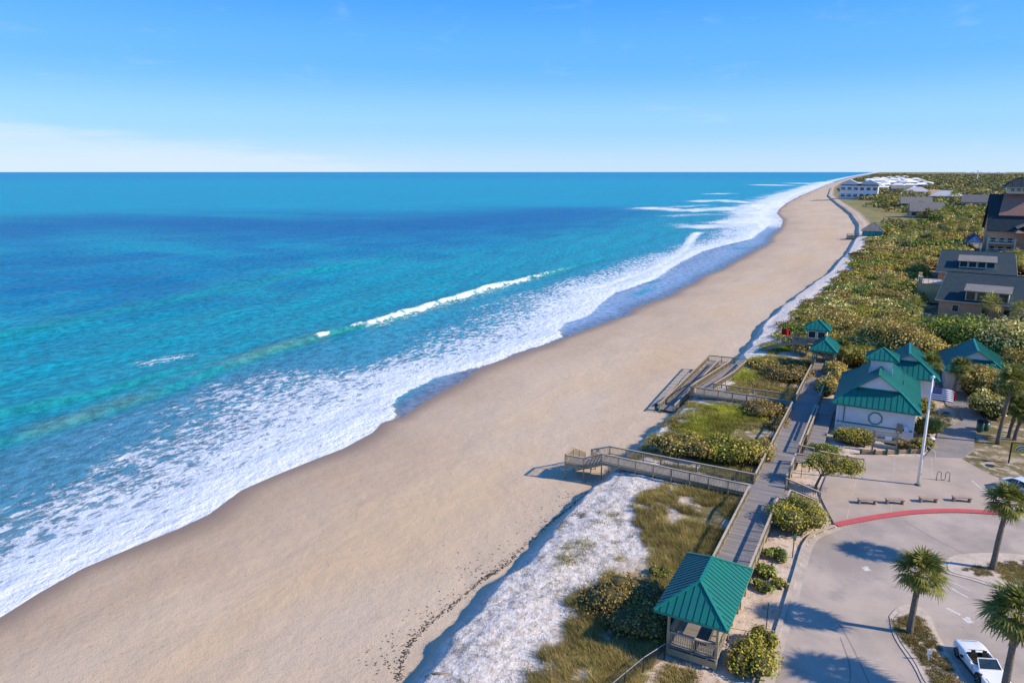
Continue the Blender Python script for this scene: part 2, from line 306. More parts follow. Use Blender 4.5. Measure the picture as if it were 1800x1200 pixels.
# ---- land sheet
ry = np.concatenate([np.arange(-40, 24, 4.0), rows(0, 24, 130, 0.4, 1.035, 60000)])
ub = np.concatenate([[-1.6, -0.8, -0.4, -0.2, -0.1, -0.04], np.linspace(0, 0.94, 60)])
lb = np.concatenate([np.linspace(-1.6, 1.6, 22), np.arange(1.9, 18, 0.33)]); s = 0.4; t_ = [lb[-1]]
while t_[-1] < 26000: s *= 1.12; t_.append(t_[-1]+s)
lb = np.concatenate([lb, t_[1:]])
XW = c_w(ry)[:, None]; XS = c_scarp(ry)[:, None]
X = np.concatenate([XW+ub[None, :]*(XS-2.6-XW)/0.94*1.0 if False else XW+ub[None, :]*(XS-2.2-XW)/0.94, XS+lb[None, :]], 1); Y = np.repeat(ry[:, None], X.shape[1], 1)
Z = ground(X, Y)
dS = X-XS; u = (X-XW)/(XS-XW)
wet = np.clip(ss(5.0+(vnoise(X*0, Y, 14, 9)-0.5)*6, 0.0, X-XW)*0.9, 0, 1)
damp = ss(0.45, 0.0, u+(vnoise(X, Y, 16, 10)-0.5)*0.3)*0.6
nW = vnoise(X, Y, 5, 12)
white = ss(-0.7, 0.4, dS+(nW-0.5)*0.8)*ss(11, 7.5, dS+(nW-0.5)*6)
white = np.where(Y > 135, ss(-0.6, 0.3, dS)*ss(9, 5.5, dS+(nW-0.5)*5)*ss(460, 430, Y), white)
white = np.where((Y > 128) & (Y < 145), np.maximum(white, ss(-0.6, 0.3, dS)*ss(12, 9, dS)), white)
veg = ss(7.5, 11, dS+(nW-0.5)*6)
veg = np.where(X > -12.0, 0.0, veg); veg = np.where((Y > 118) & (X > -13), ss(118, 128, Y+(nW-0.5)*14), veg)
veg = np.where((X > 8) & (Y > 84) & (Y < 130), ss(0.22, 0.42, nW), veg)
veg = np.where(Y > 300, np.maximum(veg, ss(4, 9, dS)), veg)
fld = ss(8, 11, dS)*ss(60, 40, dS)*ss(480, 520, Y)*ss(960, 900, Y)
def land_mat():
    m = bpy.data.materials.new('sand and soil'); m.use_nodes = True; T = m.node_tree; bs = T.nodes['Principled BSDF']
    geo = nd(T, 'ShaderNodeNewGeometry'); pos = geo.outputs['Position']
    def noise(sc, det=6, stretch=None, rough=0.6):
        n = nd(T, 'ShaderNodeTexNoise'); n.inputs['Scale'].default_value = sc; n.inputs['Detail'].default_value = det; n.inputs['Roughness'].default_value = rough
        if stretch:
            mp_ = nd(T, 'ShaderNodeMapping'); mp_.inputs['Scale'].default_value = stretch; T.links.new(pos, mp_.inputs[0]); T.links.new(mp_.outputs[0], n.inputs['Vector'])
        else: T.links.new(pos, n.inputs['Vector'])
        return n.outputs[0]
    def mix(f, a, b, blend='MIX'):
        n = nd(T, 'ShaderNodeMix', data_type='RGBA', blend_type=blend)
        for i, v in ((0, f), (6, a), (7, b)):
            if isinstance(v, (int, float)): n.inputs[i].default_value = v
            elif isinstance(v, tuple): n.inputs[i].default_value = (*v, 1)
            else: T.links.new(v, n.inputs[i])
        return n.outputs[2]
    def A(n): return nd(T, 'ShaderNodeAttribute', attribute_name=n).outputs['Fac']
    big = noise(0.05, 5, (1, 0.35, 1)); med = noise(0.9, 7); fine = noise(7, 4)
    sand = mix(sstep(0.3, 0.7, big, T), (0.50, 0.375, 0.255), (0.56, 0.445, 0.325))
    sand = mix(math_('MULTIPLY', sstep(0.58, 0.78, med, T), 0.35, tree=T), sand, (0.40, 0.285, 0.18))
    pock = sstep(0.64, 0.70, noise(2.4, 3, None, 0.7), T)
    sand = mix(math_('MULTIPLY', pock, 0.6, tree=T), sand, (0.25, 0.155, 0.085))
    sand = mix(math_('MULTIPLY', sstep(0.5, 0.75, noise(0.22, 6, (1, 0.5, 1)), T), 0.35, tree=T), sand, (0.62, 0.50, 0.365))
    sand = mix(math_('MULTIPLY', A('damp'), 0.75, tree=T), sand, (0.36, 0.25, 0.165))
    sand = mix(math_('MULTIPLY', A('gold'), 0.55, tree=T), sand, (0.58, 0.415, 0.24))
    w = A('wet'); sand = mix(w, sand, (0.235, 0.155, 0.10))
    wn = noise(1.6, 6); wsand = mix(sstep(0.35, 0.62, wn, T), (0.50, 0.44, 0.385), (0.70, 0.655, 0.61))
    wsand = mix(math_('MULTIPLY', sstep(0.57, 0.68, noise(3.1, 4), T), 0.6, tree=T), wsand, (0.34, 0.29, 0.235))
    c = mix(A('white'), sand, wsand)
    isand = mix(sstep(0.4, 0.6, noise(0.6, 8), T), (0.50, 0.385, 0.29), (0.60, 0.49, 0.39))
    isand = mix(math_('MULTIPLY', sstep(0.56, 0.66, noise(1.7, 5), T), 0.6, tree=T), isand, (0.22, 0.16, 0.10))
    inl = A('inl'); c = mix(inl, c, isand)
    vg = mix(sstep(0.35, 0.65, noise(0.35, 7), T), (0.13, 0.115, 0.045), (0.22, 0.17, 0.085))
    vg = mix(math_('MULTIPLY', sstep(0.52, 0.62, noise(0.7, 6), T), 0.8, tree=T), vg, (0.50, 0.43, 0.35))
    c = mix(A('veg'), c, vg)
    fd = mix(sstep(0.35, 0.65, noise(0.08, 6, (1, 0.3, 1)), T), (0.24, 0.19, 0.07), (0.17, 0.175, 0.05)); c = mix(A('fld'), c, fd)
    T.links.new(c, bs.inputs['Base Color'])
    r = math_('SUBTRACT', 0.95, math_('MULTIPLY', w, 0.55, tree=T), tree=T); T.links.new(r, bs.inputs['Roughness']); bs.inputs['Specular IOR Level'].default_value = 0.3
    hgt = math_('ADD', math_('MULTIPLY', med, math_('ADD', 0.35, math_('MULTIPLY', A('white'), 0.35, tree=T), tree=T), tree=T), math_('MULTIPLY', fine, 0.12, tree=T), tree=T)
    hgt = math_('MULTIPLY', hgt, math_('SUBTRACT', 1.0, w, tree=T), tree=T)
    hgt = math_('ADD', hgt, math_('MULTIPLY', noise(2.6, 3), math_('MULTIPLY', A('white'), 0.32, tree=T), tree=T), tree=T)
    bp = nd(T, 'ShaderNodeBump'); bp.inputs['Distance'].default_value = 0.34; bp.inputs['Strength'].default_value = 1.0; T.links.new(hgt, bp.inputs['Height']); T.links.new(bp.outputs[0], bs.inputs['Normal'])
    return m
inl = ss(-12.2, -11.0, X)*ss(135, 122, Y)
land = bpy.data.objects.new('ground', np_mesh('ground', np.stack([X, Y, Z], -1).reshape(-1, 3), grid_faces(*X.shape), land_mat(), attrs=dict(wet=wet, damp=damp, gold=np.exp(-((u-0.62)/0.2)**2)*ss(0.3, 0.65, vnoise(X, Y*0.5, 9, 21, 4)), white=white, veg=veg, fld=fld, inl=inl), smooth=True))
link(land); tag(land, 'broad tan sand beach rising to pale dunes and scrub', 'beach', kind='structure')
# ---- sea sheet
sy = np.concatenate([np.arange(-60, 16, 3.0), rows(0, 16, 210, 0.5, 1.03, 75000)])
dd = np.concatenate([np.linspace(2.0, 0.2, 8), -np.arange(0.1, 75, 0.45)]); s = 0.45; t_ = [dd[-1]]
while t_[-1] > -70000: s *= 1.045; t_.append(t_[-1]-s)
dd = np.concatenate([dd, t_[1:]])[::-1]
SXW = c_w(sy)[:, None]; SX = SXW+dd[None, :]; SY = np.repeat(sy[:, None], SX.shape[1], 1)
D = -(dd[None, :]+0*SX); R = np.hypot(SX, SY)
def dist_poly(pts):
    w = [PX(a, b, 0) for a, b in pts]; best = np.full(SX.shape, 1e9); tpar = np.zeros(SX.shape)
    for i in range(len(w)-1):
        ax, ay = w[i].x, w[i].y; bx, by = w[i+1].x-ax, w[i+1].y-ay; L = bx*bx+by*by
        t = np.clip(((SX-ax)*bx+(SY-ay)*by)/L, 0, 1); d = np.hypot(SX-ax-t*bx, SY-ay-t*by); tpar = np.where(d < best, (i+t)/(len(w)-1), tpar); best = np.minimum(best, d)
    return best, tpar
wob = (vnoise(SX, SY, 6, 31)-0.5)
s1 = SX-c_r1(SY)+wob*2; s2 = SX-c_r2(SY)+wob*2; s3 = SX-c_r3(SY)+wob*3
def ridge(s, A, wf, wb): return A*np.where(s > 0, np.exp(-(s/wf)**2), np.exp(-(s/wb)**2))
y1a = PX(640, 570, 0).y; y1b = PX(860, 505, 0).y; yend = PX(1050, 460, 0).y
A1 = 0.55+0.45*ss(PX(300, 690, 0).y, y1a, SY)*ss(yend, y1b, SY); A1 = A1*ss(yend+60, yend-10, SY)
A2 = 0.55*ss(PX(480, 600, 0).y, PX(200, 684, 0).y, SY); A3 = 0.75*ss(PX(860, 430, 0).y, PX(520, 480, 0).y, SY)
H = ridge(s1, A1, 1.2, 4.5)+ridge(s2, A2, 1.6, 4.0)+ridge(s3, A3, 3.0, 9.0)
sw = np.zeros(SX.shape)
for lam, a, th, ph in ((24, 0.20, 0.10, 0), (15, 0.13, -0.12, 1.3), (9.5, 0.09, 0.3, 2.2), (6.2, 0.05, -0.35, 4.0)):
    k = 2*math.pi/lam; sw += a*np.sin(k*(SX*math.cos(th)+SY*math.sin(th))+ph+(vnoise(SX, SY, lam*3, int(lam))-0.5)*7)*ss(0, 1, 1-0*SX)*np.clip(400*lam/24/np.maximum(R, 1)*3, 0, 1)
off = ss(8, 60, D); H = H*ss(6, 20, D)+sw*(0.15+0.85*off)*ss(4, 20, D)
# film of swash water creeping up the sand
film = ss(6, 0, D)
SZ = H+0.05*film+np.where(D < 0, -0.06*(-D), 0)
far = R > 9000; SZ = np.where(far, 0, SZ)
# colours of the water by depth, sand in suspension and dark blue patches
def mixc(a, b, t): t = np.asarray(t)[..., None]; return a*(1-t)+np.asarray(b)*t
c = np.zeros(SX.shape+(3,))+np.array((0.03, 0.25, 0.37))
c = mixc(c, (0.008, 0.27, 0.36), ss(25, 60, D)); c = mixc(c, (0.004, 0.20, 0.36), ss(90, 170, D+(vnoise(SX, SY, 80, 40)-0.5)*60))
pn = vnoise(SX*0.5, SY, 70, 41, 4); c = mixc(c, (0.005, 0.29, 0.40), ss(0.5, 0.68, pn)*ss(60, 140, D)*0.8)
c = mixc(c, (0.006, 0.125, 0.30), ss(0.52, 0.36, vnoise(SX, SY, 28, 44))*ss(60, 120, D)*ss(900, 300, R)*0.5)
c = mixc(c, (0.004, 0.29, 0.42), ss(560, 820, R+(vnoise(SX, SY, 200, 42)-0.5)*160)); c = mixc(c, (0.005, 0.24, 0.42), ss(2200, 6000, R))
db, _ = dist_poly([(-500, 402), (0, 398), (300, 392), (600, 398), (820, 392), (1000, 372)])
c = mixc(c, (0.003, 0.115, 0.30), np.exp(-(db/(55+60*vnoise(SX, SY, 60, 43)))**2)*0.85*ss(-40, -130, SX-c_w(SY)))  # dark band like a cloud shadow, painted into the water colour
face = lambda s, w: np.exp(-((s-w*0.55)/w)**2)
c = mixc(c, (0.012, 0.25, 0.245), np.clip(face(s1, 2.0)*A1*1.0+face(s2, 2.4)*A2*1.3+face(s3, 4.0)*A3*0.7, 0, 0.85)*ss(8, 20, D))
c = mixc(c, (0.17, 0.22, 0.15), np.clip(np.exp(-((s1+0.4)/2.6)**2)*ss(PX(640, 570, 0).y, PX(480, 615, 0).y, SY)*ss(0.35, 0.62, vnoise(SX, SY, 9, 45)), 0, 1)*0.38)
c = mixc(c, (0.065, 0.215, 0.33), ss(1.0, 7.0, SX-c_r1(SY))*ss(-2, 6, D)*ss(120, 80, SY)*0.8)
c = mixc(c, (0.22, 0.31, 0.46), ss(-1.0, 1.5, SX-c_e(SY))*ss(85, 110, SY)*ss(0.25, 0.6, vnoise(SX, SY*0.4, 7, 66)+0.15)); c = mixc(c, (0.15, 0.18, 0.235), ss(5, 0.5, D))  # pale film tint: the sky's reflection is painted into the water colour
# foam cover
xe = c_e(SY); xo = c_o(SY); span = np.maximum(xe-xo, 2.0); v = (SX-xo)/span
n1 = vnoise(SX*1.0, SY*0.5, 9, 50, 4)
foam = ss(-0.06, 0.30, v+(n1-0.5)*0.35)*(0.34+0.34*ss(0.2, 0.85, v)+0.34*(vnoise(SX, SY*0.6, 5, 58)-0.5))+0.26*ss(0.72, 0.98, v)
foam = np.where(v > 1.0, foam*ss(1.6, 0.0, SX-xe), foam)
foam += 0.30*np.exp(-((SX-xe+0.5)/0.45)**2)
foam = np.maximum(foam, 0.20*ss(1.5, 4, s1)*ss(0.1, -0.05, v)*ss(PX(480, 640, 0).y, PX(250, 700, 0).y, SY))
foam *= ss(-0.3, 0.3, v+0.25)
brk = ss(PX(585, 585, 0).y, PX(660, 568, 0).y, SY)*ss(yend+10, y1b-10, SY)
foam = np.maximum(foam, brk*np.exp(-((s1-0.75)/(0.6+1.4*vnoise(SX, SY, 2.2, 57)))**2)*(0.4+0.75*vnoise(SX, SY, 1.6, 56)))
foam = np.maximum(foam, brk*ss(0.5, 1.5, s1)*np.exp(-((s1-1.5)/4.0)**2)*0.42)
brk2 = np.exp(-((SY-PX(570, 590, 0).y)/2.2)**2); foam = np.maximum(foam, brk2*np.exp(-((s1-0.6)/0.8)**2))
for pts, wd, st in (([(1352, 393), (1333, 407), (1317, 418), (1267, 431), (1228, 442), (1189, 461), (1150, 486), (1110, 500), (1060, 516), (1030, 540)], 1.9, 1.0),
                    ([(1228, 408), (1215, 420), (1206, 438), (1170, 462), (1120, 482), (1060, 502), (1010, 512)], 3.0, 0.95),
                    ([(1345, 385), (1330, 395), (1290, 397), (1250, 398)], 26.0, 1.0), ([(1340, 360), (1330, 372), (1335, 385), (1300, 392)], 24.0, 1.0),
                    ([(1150, 366), (1200, 370), (1250, 368), (1290, 365)], 24.0, 0.85), ([(1230, 354), (1270, 352), (1310, 356)], 22.0, 0.75), ([(1350, 325), (1375, 326)], 60.0, 0.8), ([(1400, 322), (1425, 323)], 60.0, 0.8), ([(1255, 341), (1275, 340)], 26.0, 0.7),
                    ([(1345, 372), (1375, 348), (1410, 336), (1453, 320)], 34.0, 0.95),
                    ([(1110, 368), (1180, 364), (1240, 361)], 16.0, 0.5), ([(1180, 380), (1230, 377), (1290, 378)], 14.0, 0.55),
                    ([(270, 885), (300, 872), (325, 862)], 0.5, 1.1), ([(60, 1000), (110, 985), (140, 968)], 0.4, 1.1), ([(338, 862), (342, 880), (335, 893), (358, 900)], 0.35, 1.0)):
    d_, _ = dist_poly(pts); foam = np.maximum(foam, st*np.exp(-(d_/(wd*(0.6+0.8*n1)))**2)*(1 if wd < 10 else 0.45+0.9*vnoise(SX, SY, wd*1.2, 91, 4)))
d_, _ = dist_poly([(255, 640), (290, 632), (320, 628)]); foam = np.maximum(foam, 0.42*np.exp(-(d_/3.5)**2))
SZ = SZ+np.where(brk > 0, 0.25*brk*np.exp(-((s1-0.8)/0.8)**2)*(0.5+vnoise(SX, SY, 1.0, 55)), 0)
SZ = np.where(D > 0, np.maximum(SZ, -0.3+0*SZ), SZ)
nearshore = ss(0, 14, D); SZ = SZ*(0.25+0.75*nearshore)+0.04
def sea_mat():
    m = bpy.data.materials.new('sea water'); m.use_nodes = True; T = m.node_tree; bs = T.nodes['Principled BSDF']
    geo = nd(T, 'ShaderNodeNewGeometry'); pos = geo.outputs['Position']
    def mapped(sc, rot=0):
        mp_ = nd(T, 'ShaderNodeMapping'); mp_.inputs['Scale'].default_value = sc; mp_.inputs['Rotation'].default_value = (0, 0, rot); T.links.new(pos, mp_.inputs[0]); return mp_.outputs[0]
    def noise(vec, sc, det=5, rough=0.55, dist=0):
        n = nd(T, 'ShaderNodeTexNoise'); n.inputs['Scale'].default_value = sc; n.inputs['Detail'].default_value = det; n.inputs['Roughness'].default_value = rough; n.inputs['Distortion'].default_value = dist
        T.links.new(vec, n.inputs['Vector']); return n
    wv = mapped((1, 0.38, 1), 0.12)
    w1 = noise(mapped((1, 0.72, 1), 0.35), 0.62, 7, 0.68); w2 = noise(wv, 0.09, 4); w3 = noise(mapped((1, 0.25, 1), -0.1), 0.018, 4)
    hgt = math_('ADD', math_('MULTIPLY', w1.outputs[0], 1.25, tree=T), math_('MULTIPLY', w2.outputs[0], 2.6, tree=T), tree=T)
    # lace: warped cells, edges hold the foam
    wn = noise(mapped((1, 0.6, 1)), 0.45, 6, 0.65); wv3 = nd(T, 'ShaderNodeVectorMath', operation='MULTIPLY_ADD'); T.links.new(wn.outputs['Color'], wv3.inputs[0]); wv3.inputs[1].default_value = (3.2, 3.2, 0); T.links.new(mapped((1, 0.62, 0.0)), wv3.inputs[2])
    def vor(sc, feat):
        v_ = nd(T, 'ShaderNodeTexVoronoi', feature=feat); v_.inputs['Scale'].default_value = sc; T.links.new(wv3.outputs[0], v_.inputs['Vector']); return v_.outputs['Distance']
    e1 = math_('MULTIPLY', vor(0.85, 'DISTANCE_TO_EDGE'), 1.7, tree=T); e2 = math_('MULTIPLY', vor(2.1, 'DISTANCE_TO_EDGE'), 1.2, tree=T)
    fn = noise(mapped((1, 0.5, 1)), 0.8, 7, 0.7)
    fn2 = noise(mapped((1, 0.45, 1)), 0.33, 7, 0.72, 0.8)
    h = math_('ADD', math_('MULTIPLY', e1, 0.5, tree=T), math_('MULTIPLY', e2, 0.30, tree=T), tree=T)
    h = math_('ADD', h, math_('MULTIPLY', math_('SUBTRACT', fn.outputs[0], 0.40, tree=T), 1.7, tree=T), tree=T)
    F = nd(T, 'ShaderNodeAttribute', attribute_name='foam').outputs['Fac']
    k = math_('SUBTRACT', F, math_('ADD', h, 0.06, tree=T), tree=T)
    foam_ = sstep(-0.06, 0.24, k, T); foam_ = math_('MULTIPLY', foam_, sstep(0.02, 0.12, F, T), tree=T)
    thick = math_('ADD', 0.62, math_('MULTIPLY', fn2.outputs[0], 0.5, tree=T), tree=T); thick = math_('MINIMUM', math_('ADD', thick, sstep(0.85, 1.1, F, T), tree=T), 1.0, tree=T)
    veil = math_('MULTIPLY', sstep(0.35, 0.9, F, T), 0.40, tree=T)
    fm = math_('MAXIMUM', math_('MULTIPLY', math_('MULTIPLY', foam_, 0.95, tree=T), thick, tree=T), veil, tree=T)
    colA = nd(T, 'ShaderNodeAttribute', attribute_name='col').outputs['Color']
    vr = nd(T, 'ShaderNodeMix', data_type='RGBA', blend_type='MULTIPLY'); vr.inputs[0].default_value = 1; T.links.new(colA, vr.inputs[6])
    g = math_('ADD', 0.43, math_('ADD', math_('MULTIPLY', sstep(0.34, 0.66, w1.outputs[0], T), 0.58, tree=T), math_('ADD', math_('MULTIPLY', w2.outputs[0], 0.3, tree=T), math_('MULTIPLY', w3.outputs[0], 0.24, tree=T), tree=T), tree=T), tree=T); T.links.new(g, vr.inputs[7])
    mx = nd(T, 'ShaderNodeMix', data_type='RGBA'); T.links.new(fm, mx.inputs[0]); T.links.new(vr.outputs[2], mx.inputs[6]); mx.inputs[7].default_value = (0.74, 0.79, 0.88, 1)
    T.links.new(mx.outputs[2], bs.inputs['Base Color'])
    T.links.new(math_('ADD', 0.16, math_('MULTIPLY', fm, 0.7, tree=T), tree=T), bs.inputs['Roughness']); bs.inputs['Specular IOR Level'].default_value = 0.0
    hb = math_('ADD', hgt, math_('MULTIPLY', fm, 0.35, tree=T), tree=T)
    hb = math_('MULTIPLY', hb, math_('SUBTRACT', 1.0, math_('MULTIPLY', nd(T, 'ShaderNodeAttribute', attribute_name='calm').outputs['Fac'], 0.88, tree=T), tree=T), tree=T)
    bp = nd(T, 'ShaderNodeBump'); bp.inputs['Distance'].default_value = 0.5; bp.inputs['Strength'].default_value = 1.0; T.links.new(hb, bp.inputs['Height']); T.links.new(bp.outputs[0], bs.inputs['Normal'])
    fr = nd(T, 'ShaderNodeFresnel'); fr.inputs[0].default_value = 1.33; T.links.new(bp.outputs[0], fr.inputs['Normal']); gl = nd(T, 'ShaderNodeBsdfGlossy'); gl.inputs['Roughness'].default_value = 0.22; T.links.new(bp.outputs[0], gl.inputs['Normal'])
    ff = math_('MULTIPLY', math_('MINIMUM', math_('MULTIPLY', fr.outputs[0], 0.8, tree=T), 0.26, tree=T), math_('SUBTRACT', 1.0, fm, tree=T), tree=T)   # a ruffled sea never mirrors more than about a quarter of the low sky
    msx = nd(T, 'ShaderNodeMixShader'); T.links.new(ff, msx.inputs[0]); T.links.new(bs.outputs[0], msx.inputs[1]); T.links.new(gl.outputs[0], msx.inputs[2]); T.links.new(msx.outputs[0], T.nodes['Material Output'].inputs[0])
    return m
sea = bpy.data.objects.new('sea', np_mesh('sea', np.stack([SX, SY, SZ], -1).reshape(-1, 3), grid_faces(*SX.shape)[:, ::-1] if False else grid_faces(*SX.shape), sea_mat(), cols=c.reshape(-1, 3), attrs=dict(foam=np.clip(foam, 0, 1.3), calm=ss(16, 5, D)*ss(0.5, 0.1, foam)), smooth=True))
link(sea); tag(sea, 'turquoise sea with a breaking wave and white foam running up the beach', 'sea', kind='structure')
# ------------------------------------------------------------------ paved surfaces
ZP = 3.50
def sheet(name, pts, z, th, m, label=None, cat=None, kind='structure', sub=None):
    b = MB(); b.poly([(p[0], p[1], z) for p in pts], th); o = b.build(name, m)
    return tag(o, label, cat, kind=kind)
def pxs(pts, z=ZP): return [PX(a, b, z) for a, b in pts]
kerbline = [PX(1331, 1235), PX(1340, 1200), PX(1395, 1020), PX(1409, 972), PX(1416, 955), PX(1430, 940), PX(1468, 925)]
redline = [PX(1468, 923), PX(1520, 912.5), PX(1570, 904.5), PX(1620, 899.5), PX(1680, 898), PX(1745, 901), PX(1800, 905), PX(1900, 915)]
lot = [(kerbline[0].x, 10.0)]+[(p.x, p.y) for p in kerbline]+[(p.x, p.y) for p in redline[1:]]+[(60, 76), (60, 10)]
sheet('car_park', lot, ZP, 0.3, M['asphalt'], 'pale sun-bleached asphalt car park below the red kerb band', 'car park')
fore = [PX(1468, 923)]+[PX(1452, 893), PX(1440, 868), PX(1452, 838), PX(1480, 812), PX(1510, 799), PX(1625, 803), PX(1689, 806), PX(1735, 832), PX(1800, 858), PX(1880, 885), PX(1900, 915)]
fo = [(p.x, p.y) for p in fore[:-1]]+[(p.x, p.y) for p in redline[::-1]][:-1]
sheet('forecourt', fo, ZP+0.06, 0.36, M['concrete'], 'light concrete forecourt between the benches and the restroom', 'forecourt')
pth = [PX(1625, 803.5), PX(1640, 785), PX(1650, 757), PX(1668, 750), PX(1693, 739), PX(1684, 722), PX(1664, 712), PX(1655, 695), PX(1650, 672), PX(1705, 678), PX(1710, 704), PX(1728, 734), PX(1718, 756), PX(1713, 769), PX(1712, 791), PX(1689, 806.5)]
sheet('paver_path', [(p.x, p.y) for p in pth], ZP+0.05, 0.3, M['path'], 'dark paver path curving behind the flagpole into shade', 'path')
def strip(name, pts, w, z, th, m, parent=None, closed=False):
    b = MB(); n = len(pts); L = []; R_ = []
    for i, p in enumerate(pts):
        a = pts[max(i-1, 0)]; c_ = pts[min(i+1, n-1)]; t = Vector((c_.x-a.x, c_.y-a.y)).normalized(); nr = Vector((-t.y, t.x))
        L.append((p.x+nr.x*w/2, p.y+nr.y*w/2)); R_.append((p.x-nr.x*w/2, p.y-nr.y*w/2))
    for i in range(n-1):
        q = [L[i], R_[i], R_[i+1], L[i+1]]; vs = [(x, y, z) for x, y in q]+[(x, y, z-th) for x, y in q]
        b.add(vs, [(0, 1, 2, 3), (7, 6, 5, 4), (0, 4, 5, 1), (2, 6, 7, 3)]+([(3, 7, 4, 0)] if i == 0 else [])+([(1, 5, 6, 2)] if i == n-2 else []))
    return b.build(name, m, parent)
def smooth_pts(pts, k=6):
    out_ = []
    for i in range(len(pts)-1):
        p0, p1, p2, p3 = pts[max(i-1, 0)], pts[i], pts[i+1], pts[min(i+2, len(pts)-1)]
        for j in range(k):
            t = j/k; out_.append(0.5*((2*p1)+(p2-p0)*t+(2*p0-5*p1+4*p2-p3)*t*t+(3*p1-p0-3*p2+p3)*t**3))
    return out_+[pts[-1]]
kb = empty('kerb', (kerbline[0].x, kerbline[0].y, ZP), 0, 'pale concrete kerb along the sandy verge of the car park', 'kerb')
def sub(o, par):                                                     # parent keeping world placement
    o.parent = par; o.matrix_parent_inverse = Matrix.Translation(-par.location) @ Matrix.Identity(4) if par.rotation_euler.z == 0 else par.matrix_basis.inverted(); return o
kp = smooth_pts(kerbline, 8); acc = [kp[0]]; seg = 0
for i in range(1, len(kp)):
    acc.append(kp[i])
    if len(acc) == 5 or i == len(kp)-1:
        q = [acc[0].lerp(acc[1], 0.01)]+acc[1:]
        sub(strip('kerb_stone', q, 0.34, ZP+0.13+0.004*(seg % 2), 0.4, M['kerb']), kb); acc = [kp[i]]; seg += 1
gut = strip('gutter', smooth_pts([p+Vector((0.42, 0.0, 0)) for p in kerbline], 6), 0.55, ZP+0.006, 0.05, M['kerb']); sub(gut, kb)
rb = strip('red_kerb_band', smooth_pts([PX(1469, 922.5)]+redline[1:], 8), 0.78, ZP+0.075, 0.2, M['redpaint']); tag(rb, 'faded red painted kerb band curving past the benches', 'kerb band')
# control joints in the forecourt: thin pale lines
for k_, (a, b_) in enumerate((((1487, 918), (1515, 803)), ((1566, 903), (1573, 800)), ((1637, 806), (1640, 855)))):
    j = strip('slab_joint', [PX(*a, ZP), PX(*b_, ZP)], 0.07, ZP+0.064, 0.01, M['kerb']); tag(j, ['pale slab joint left of the tree-side bench', 'pale slab joint crossing the forecourt centre', 'short pale slab joint right of flagpole'][k_], 'joint', kind='structure')
def line(name, pts, w, label):
    o = strip(name, [PX(a, b, ZP) for a, b in pts], w, ZP+0.006, 0.012, M['linepaint']); return tag(o, label, 'marking')
line('bay_line', [(1708, 845), (1722, 857), (1739, 872)], 0.14, 'white bay line beside the half-hidden white car').location.z += 0.06
line('lane_line', [(1651, 1014), (1662, 1026), (1680, 1038), (1702, 1050)], 0.13, 'curved white lane line below the right sand island')
line('lane_line', [(1653, 1013), (1672, 1022), (1690, 1030), (1706, 1038)], 0.10, 'thin straight white line branching from the curved lane line')
line('dash_line', [(1664, 1068), (1676, 1074), (1688, 1080)], 0.24, 'short thick white dash beside the largest near palm')
b = MB(); ar = [(0.0, 0.0), (0.62, 0.5), (0.3, 0.62), (0.25, 1.1), (-0.1, 1.1), (-0.15, 0.7), (-0.5, 0.75)]
c0 = PX(1521, 1003, ZP); b.poly([(c0.x+x*0.75, c0.y+y*0.75, ZP+0.006) for x, y in ar], 0.01); tag(b.build('arrow_marking', M['linepaint']), 'worn white arrow painted on the asphalt', 'marking')
b = MB(); c0 = PX(1700, 1087, ZP); b.poly([(c0.x+x*0.8, c0.y-0.6+y*0.8, ZP+0.006) for x, y in ar], 0.01); tag(b.build('arrow_marking', M['linepaint']), 'white arrow partly hidden behind the largest near palm', 'marking')
# asphalt patch edge seams
for k_, pts in enumerate(([(1590, 915), (1640, 945), (1700, 975)], [(1475, 1095), (1500, 1140), (1530, 1205)], [(1480, 1250), (1495, 1180), (1477, 1120)])):
    o = strip('asphalt_seam', smooth_pts([PX(a, b_, ZP) for a, b_ in pts], 5), 0.09, ZP+0.004, 0.01, M['path']); tag(o, ['dark seam running to the right sand island', 'long dark crack down the middle of the car park', 'faint crack near the bottom of the car park'][k_], 'crack', kind='structure')
# planted islands
def island(pts, label, grass):
    P_ = smooth_pts([PX(a, b_, ZP) for a, b_ in pts+[pts[0]]], 5)[:-1]; c_ = sum(P_, Vector())/len(P_)
    e = empty('planted_island', (c_.x, c_.y, ZP), 0, label, 'traffic island'); b = MB()
    b.poly([(p.x, p.y, ZP+0.05) for p in P_], 0.2); sub(b.build('sand_bed', M['sandisl']), e)
    b = MB(); b.poly([(p.x, p.y, ZP+0.09) for p in [c_+(p-c_)*0.86 for p in P_]], 0.2); sub(b.build('mound', M['sandisl']), e)
    return e
island([(1563, 1083), (1578, 1068), (1605, 1063), (1632, 1080), (1650, 1118), (1690, 1185), (1712, 1225), (1640, 1225), (1605, 1170), (1572, 1120)], 'sandy island with dry grass round the single short palm', None)
island([(1652, 992), (1680, 976), (1745, 972), (1815, 980), (1850, 1020), (1815, 1052), (1770, 1040), (1710, 1020), (1660, 1006)], 'sandy island with dry grass round the tall right palm', None)
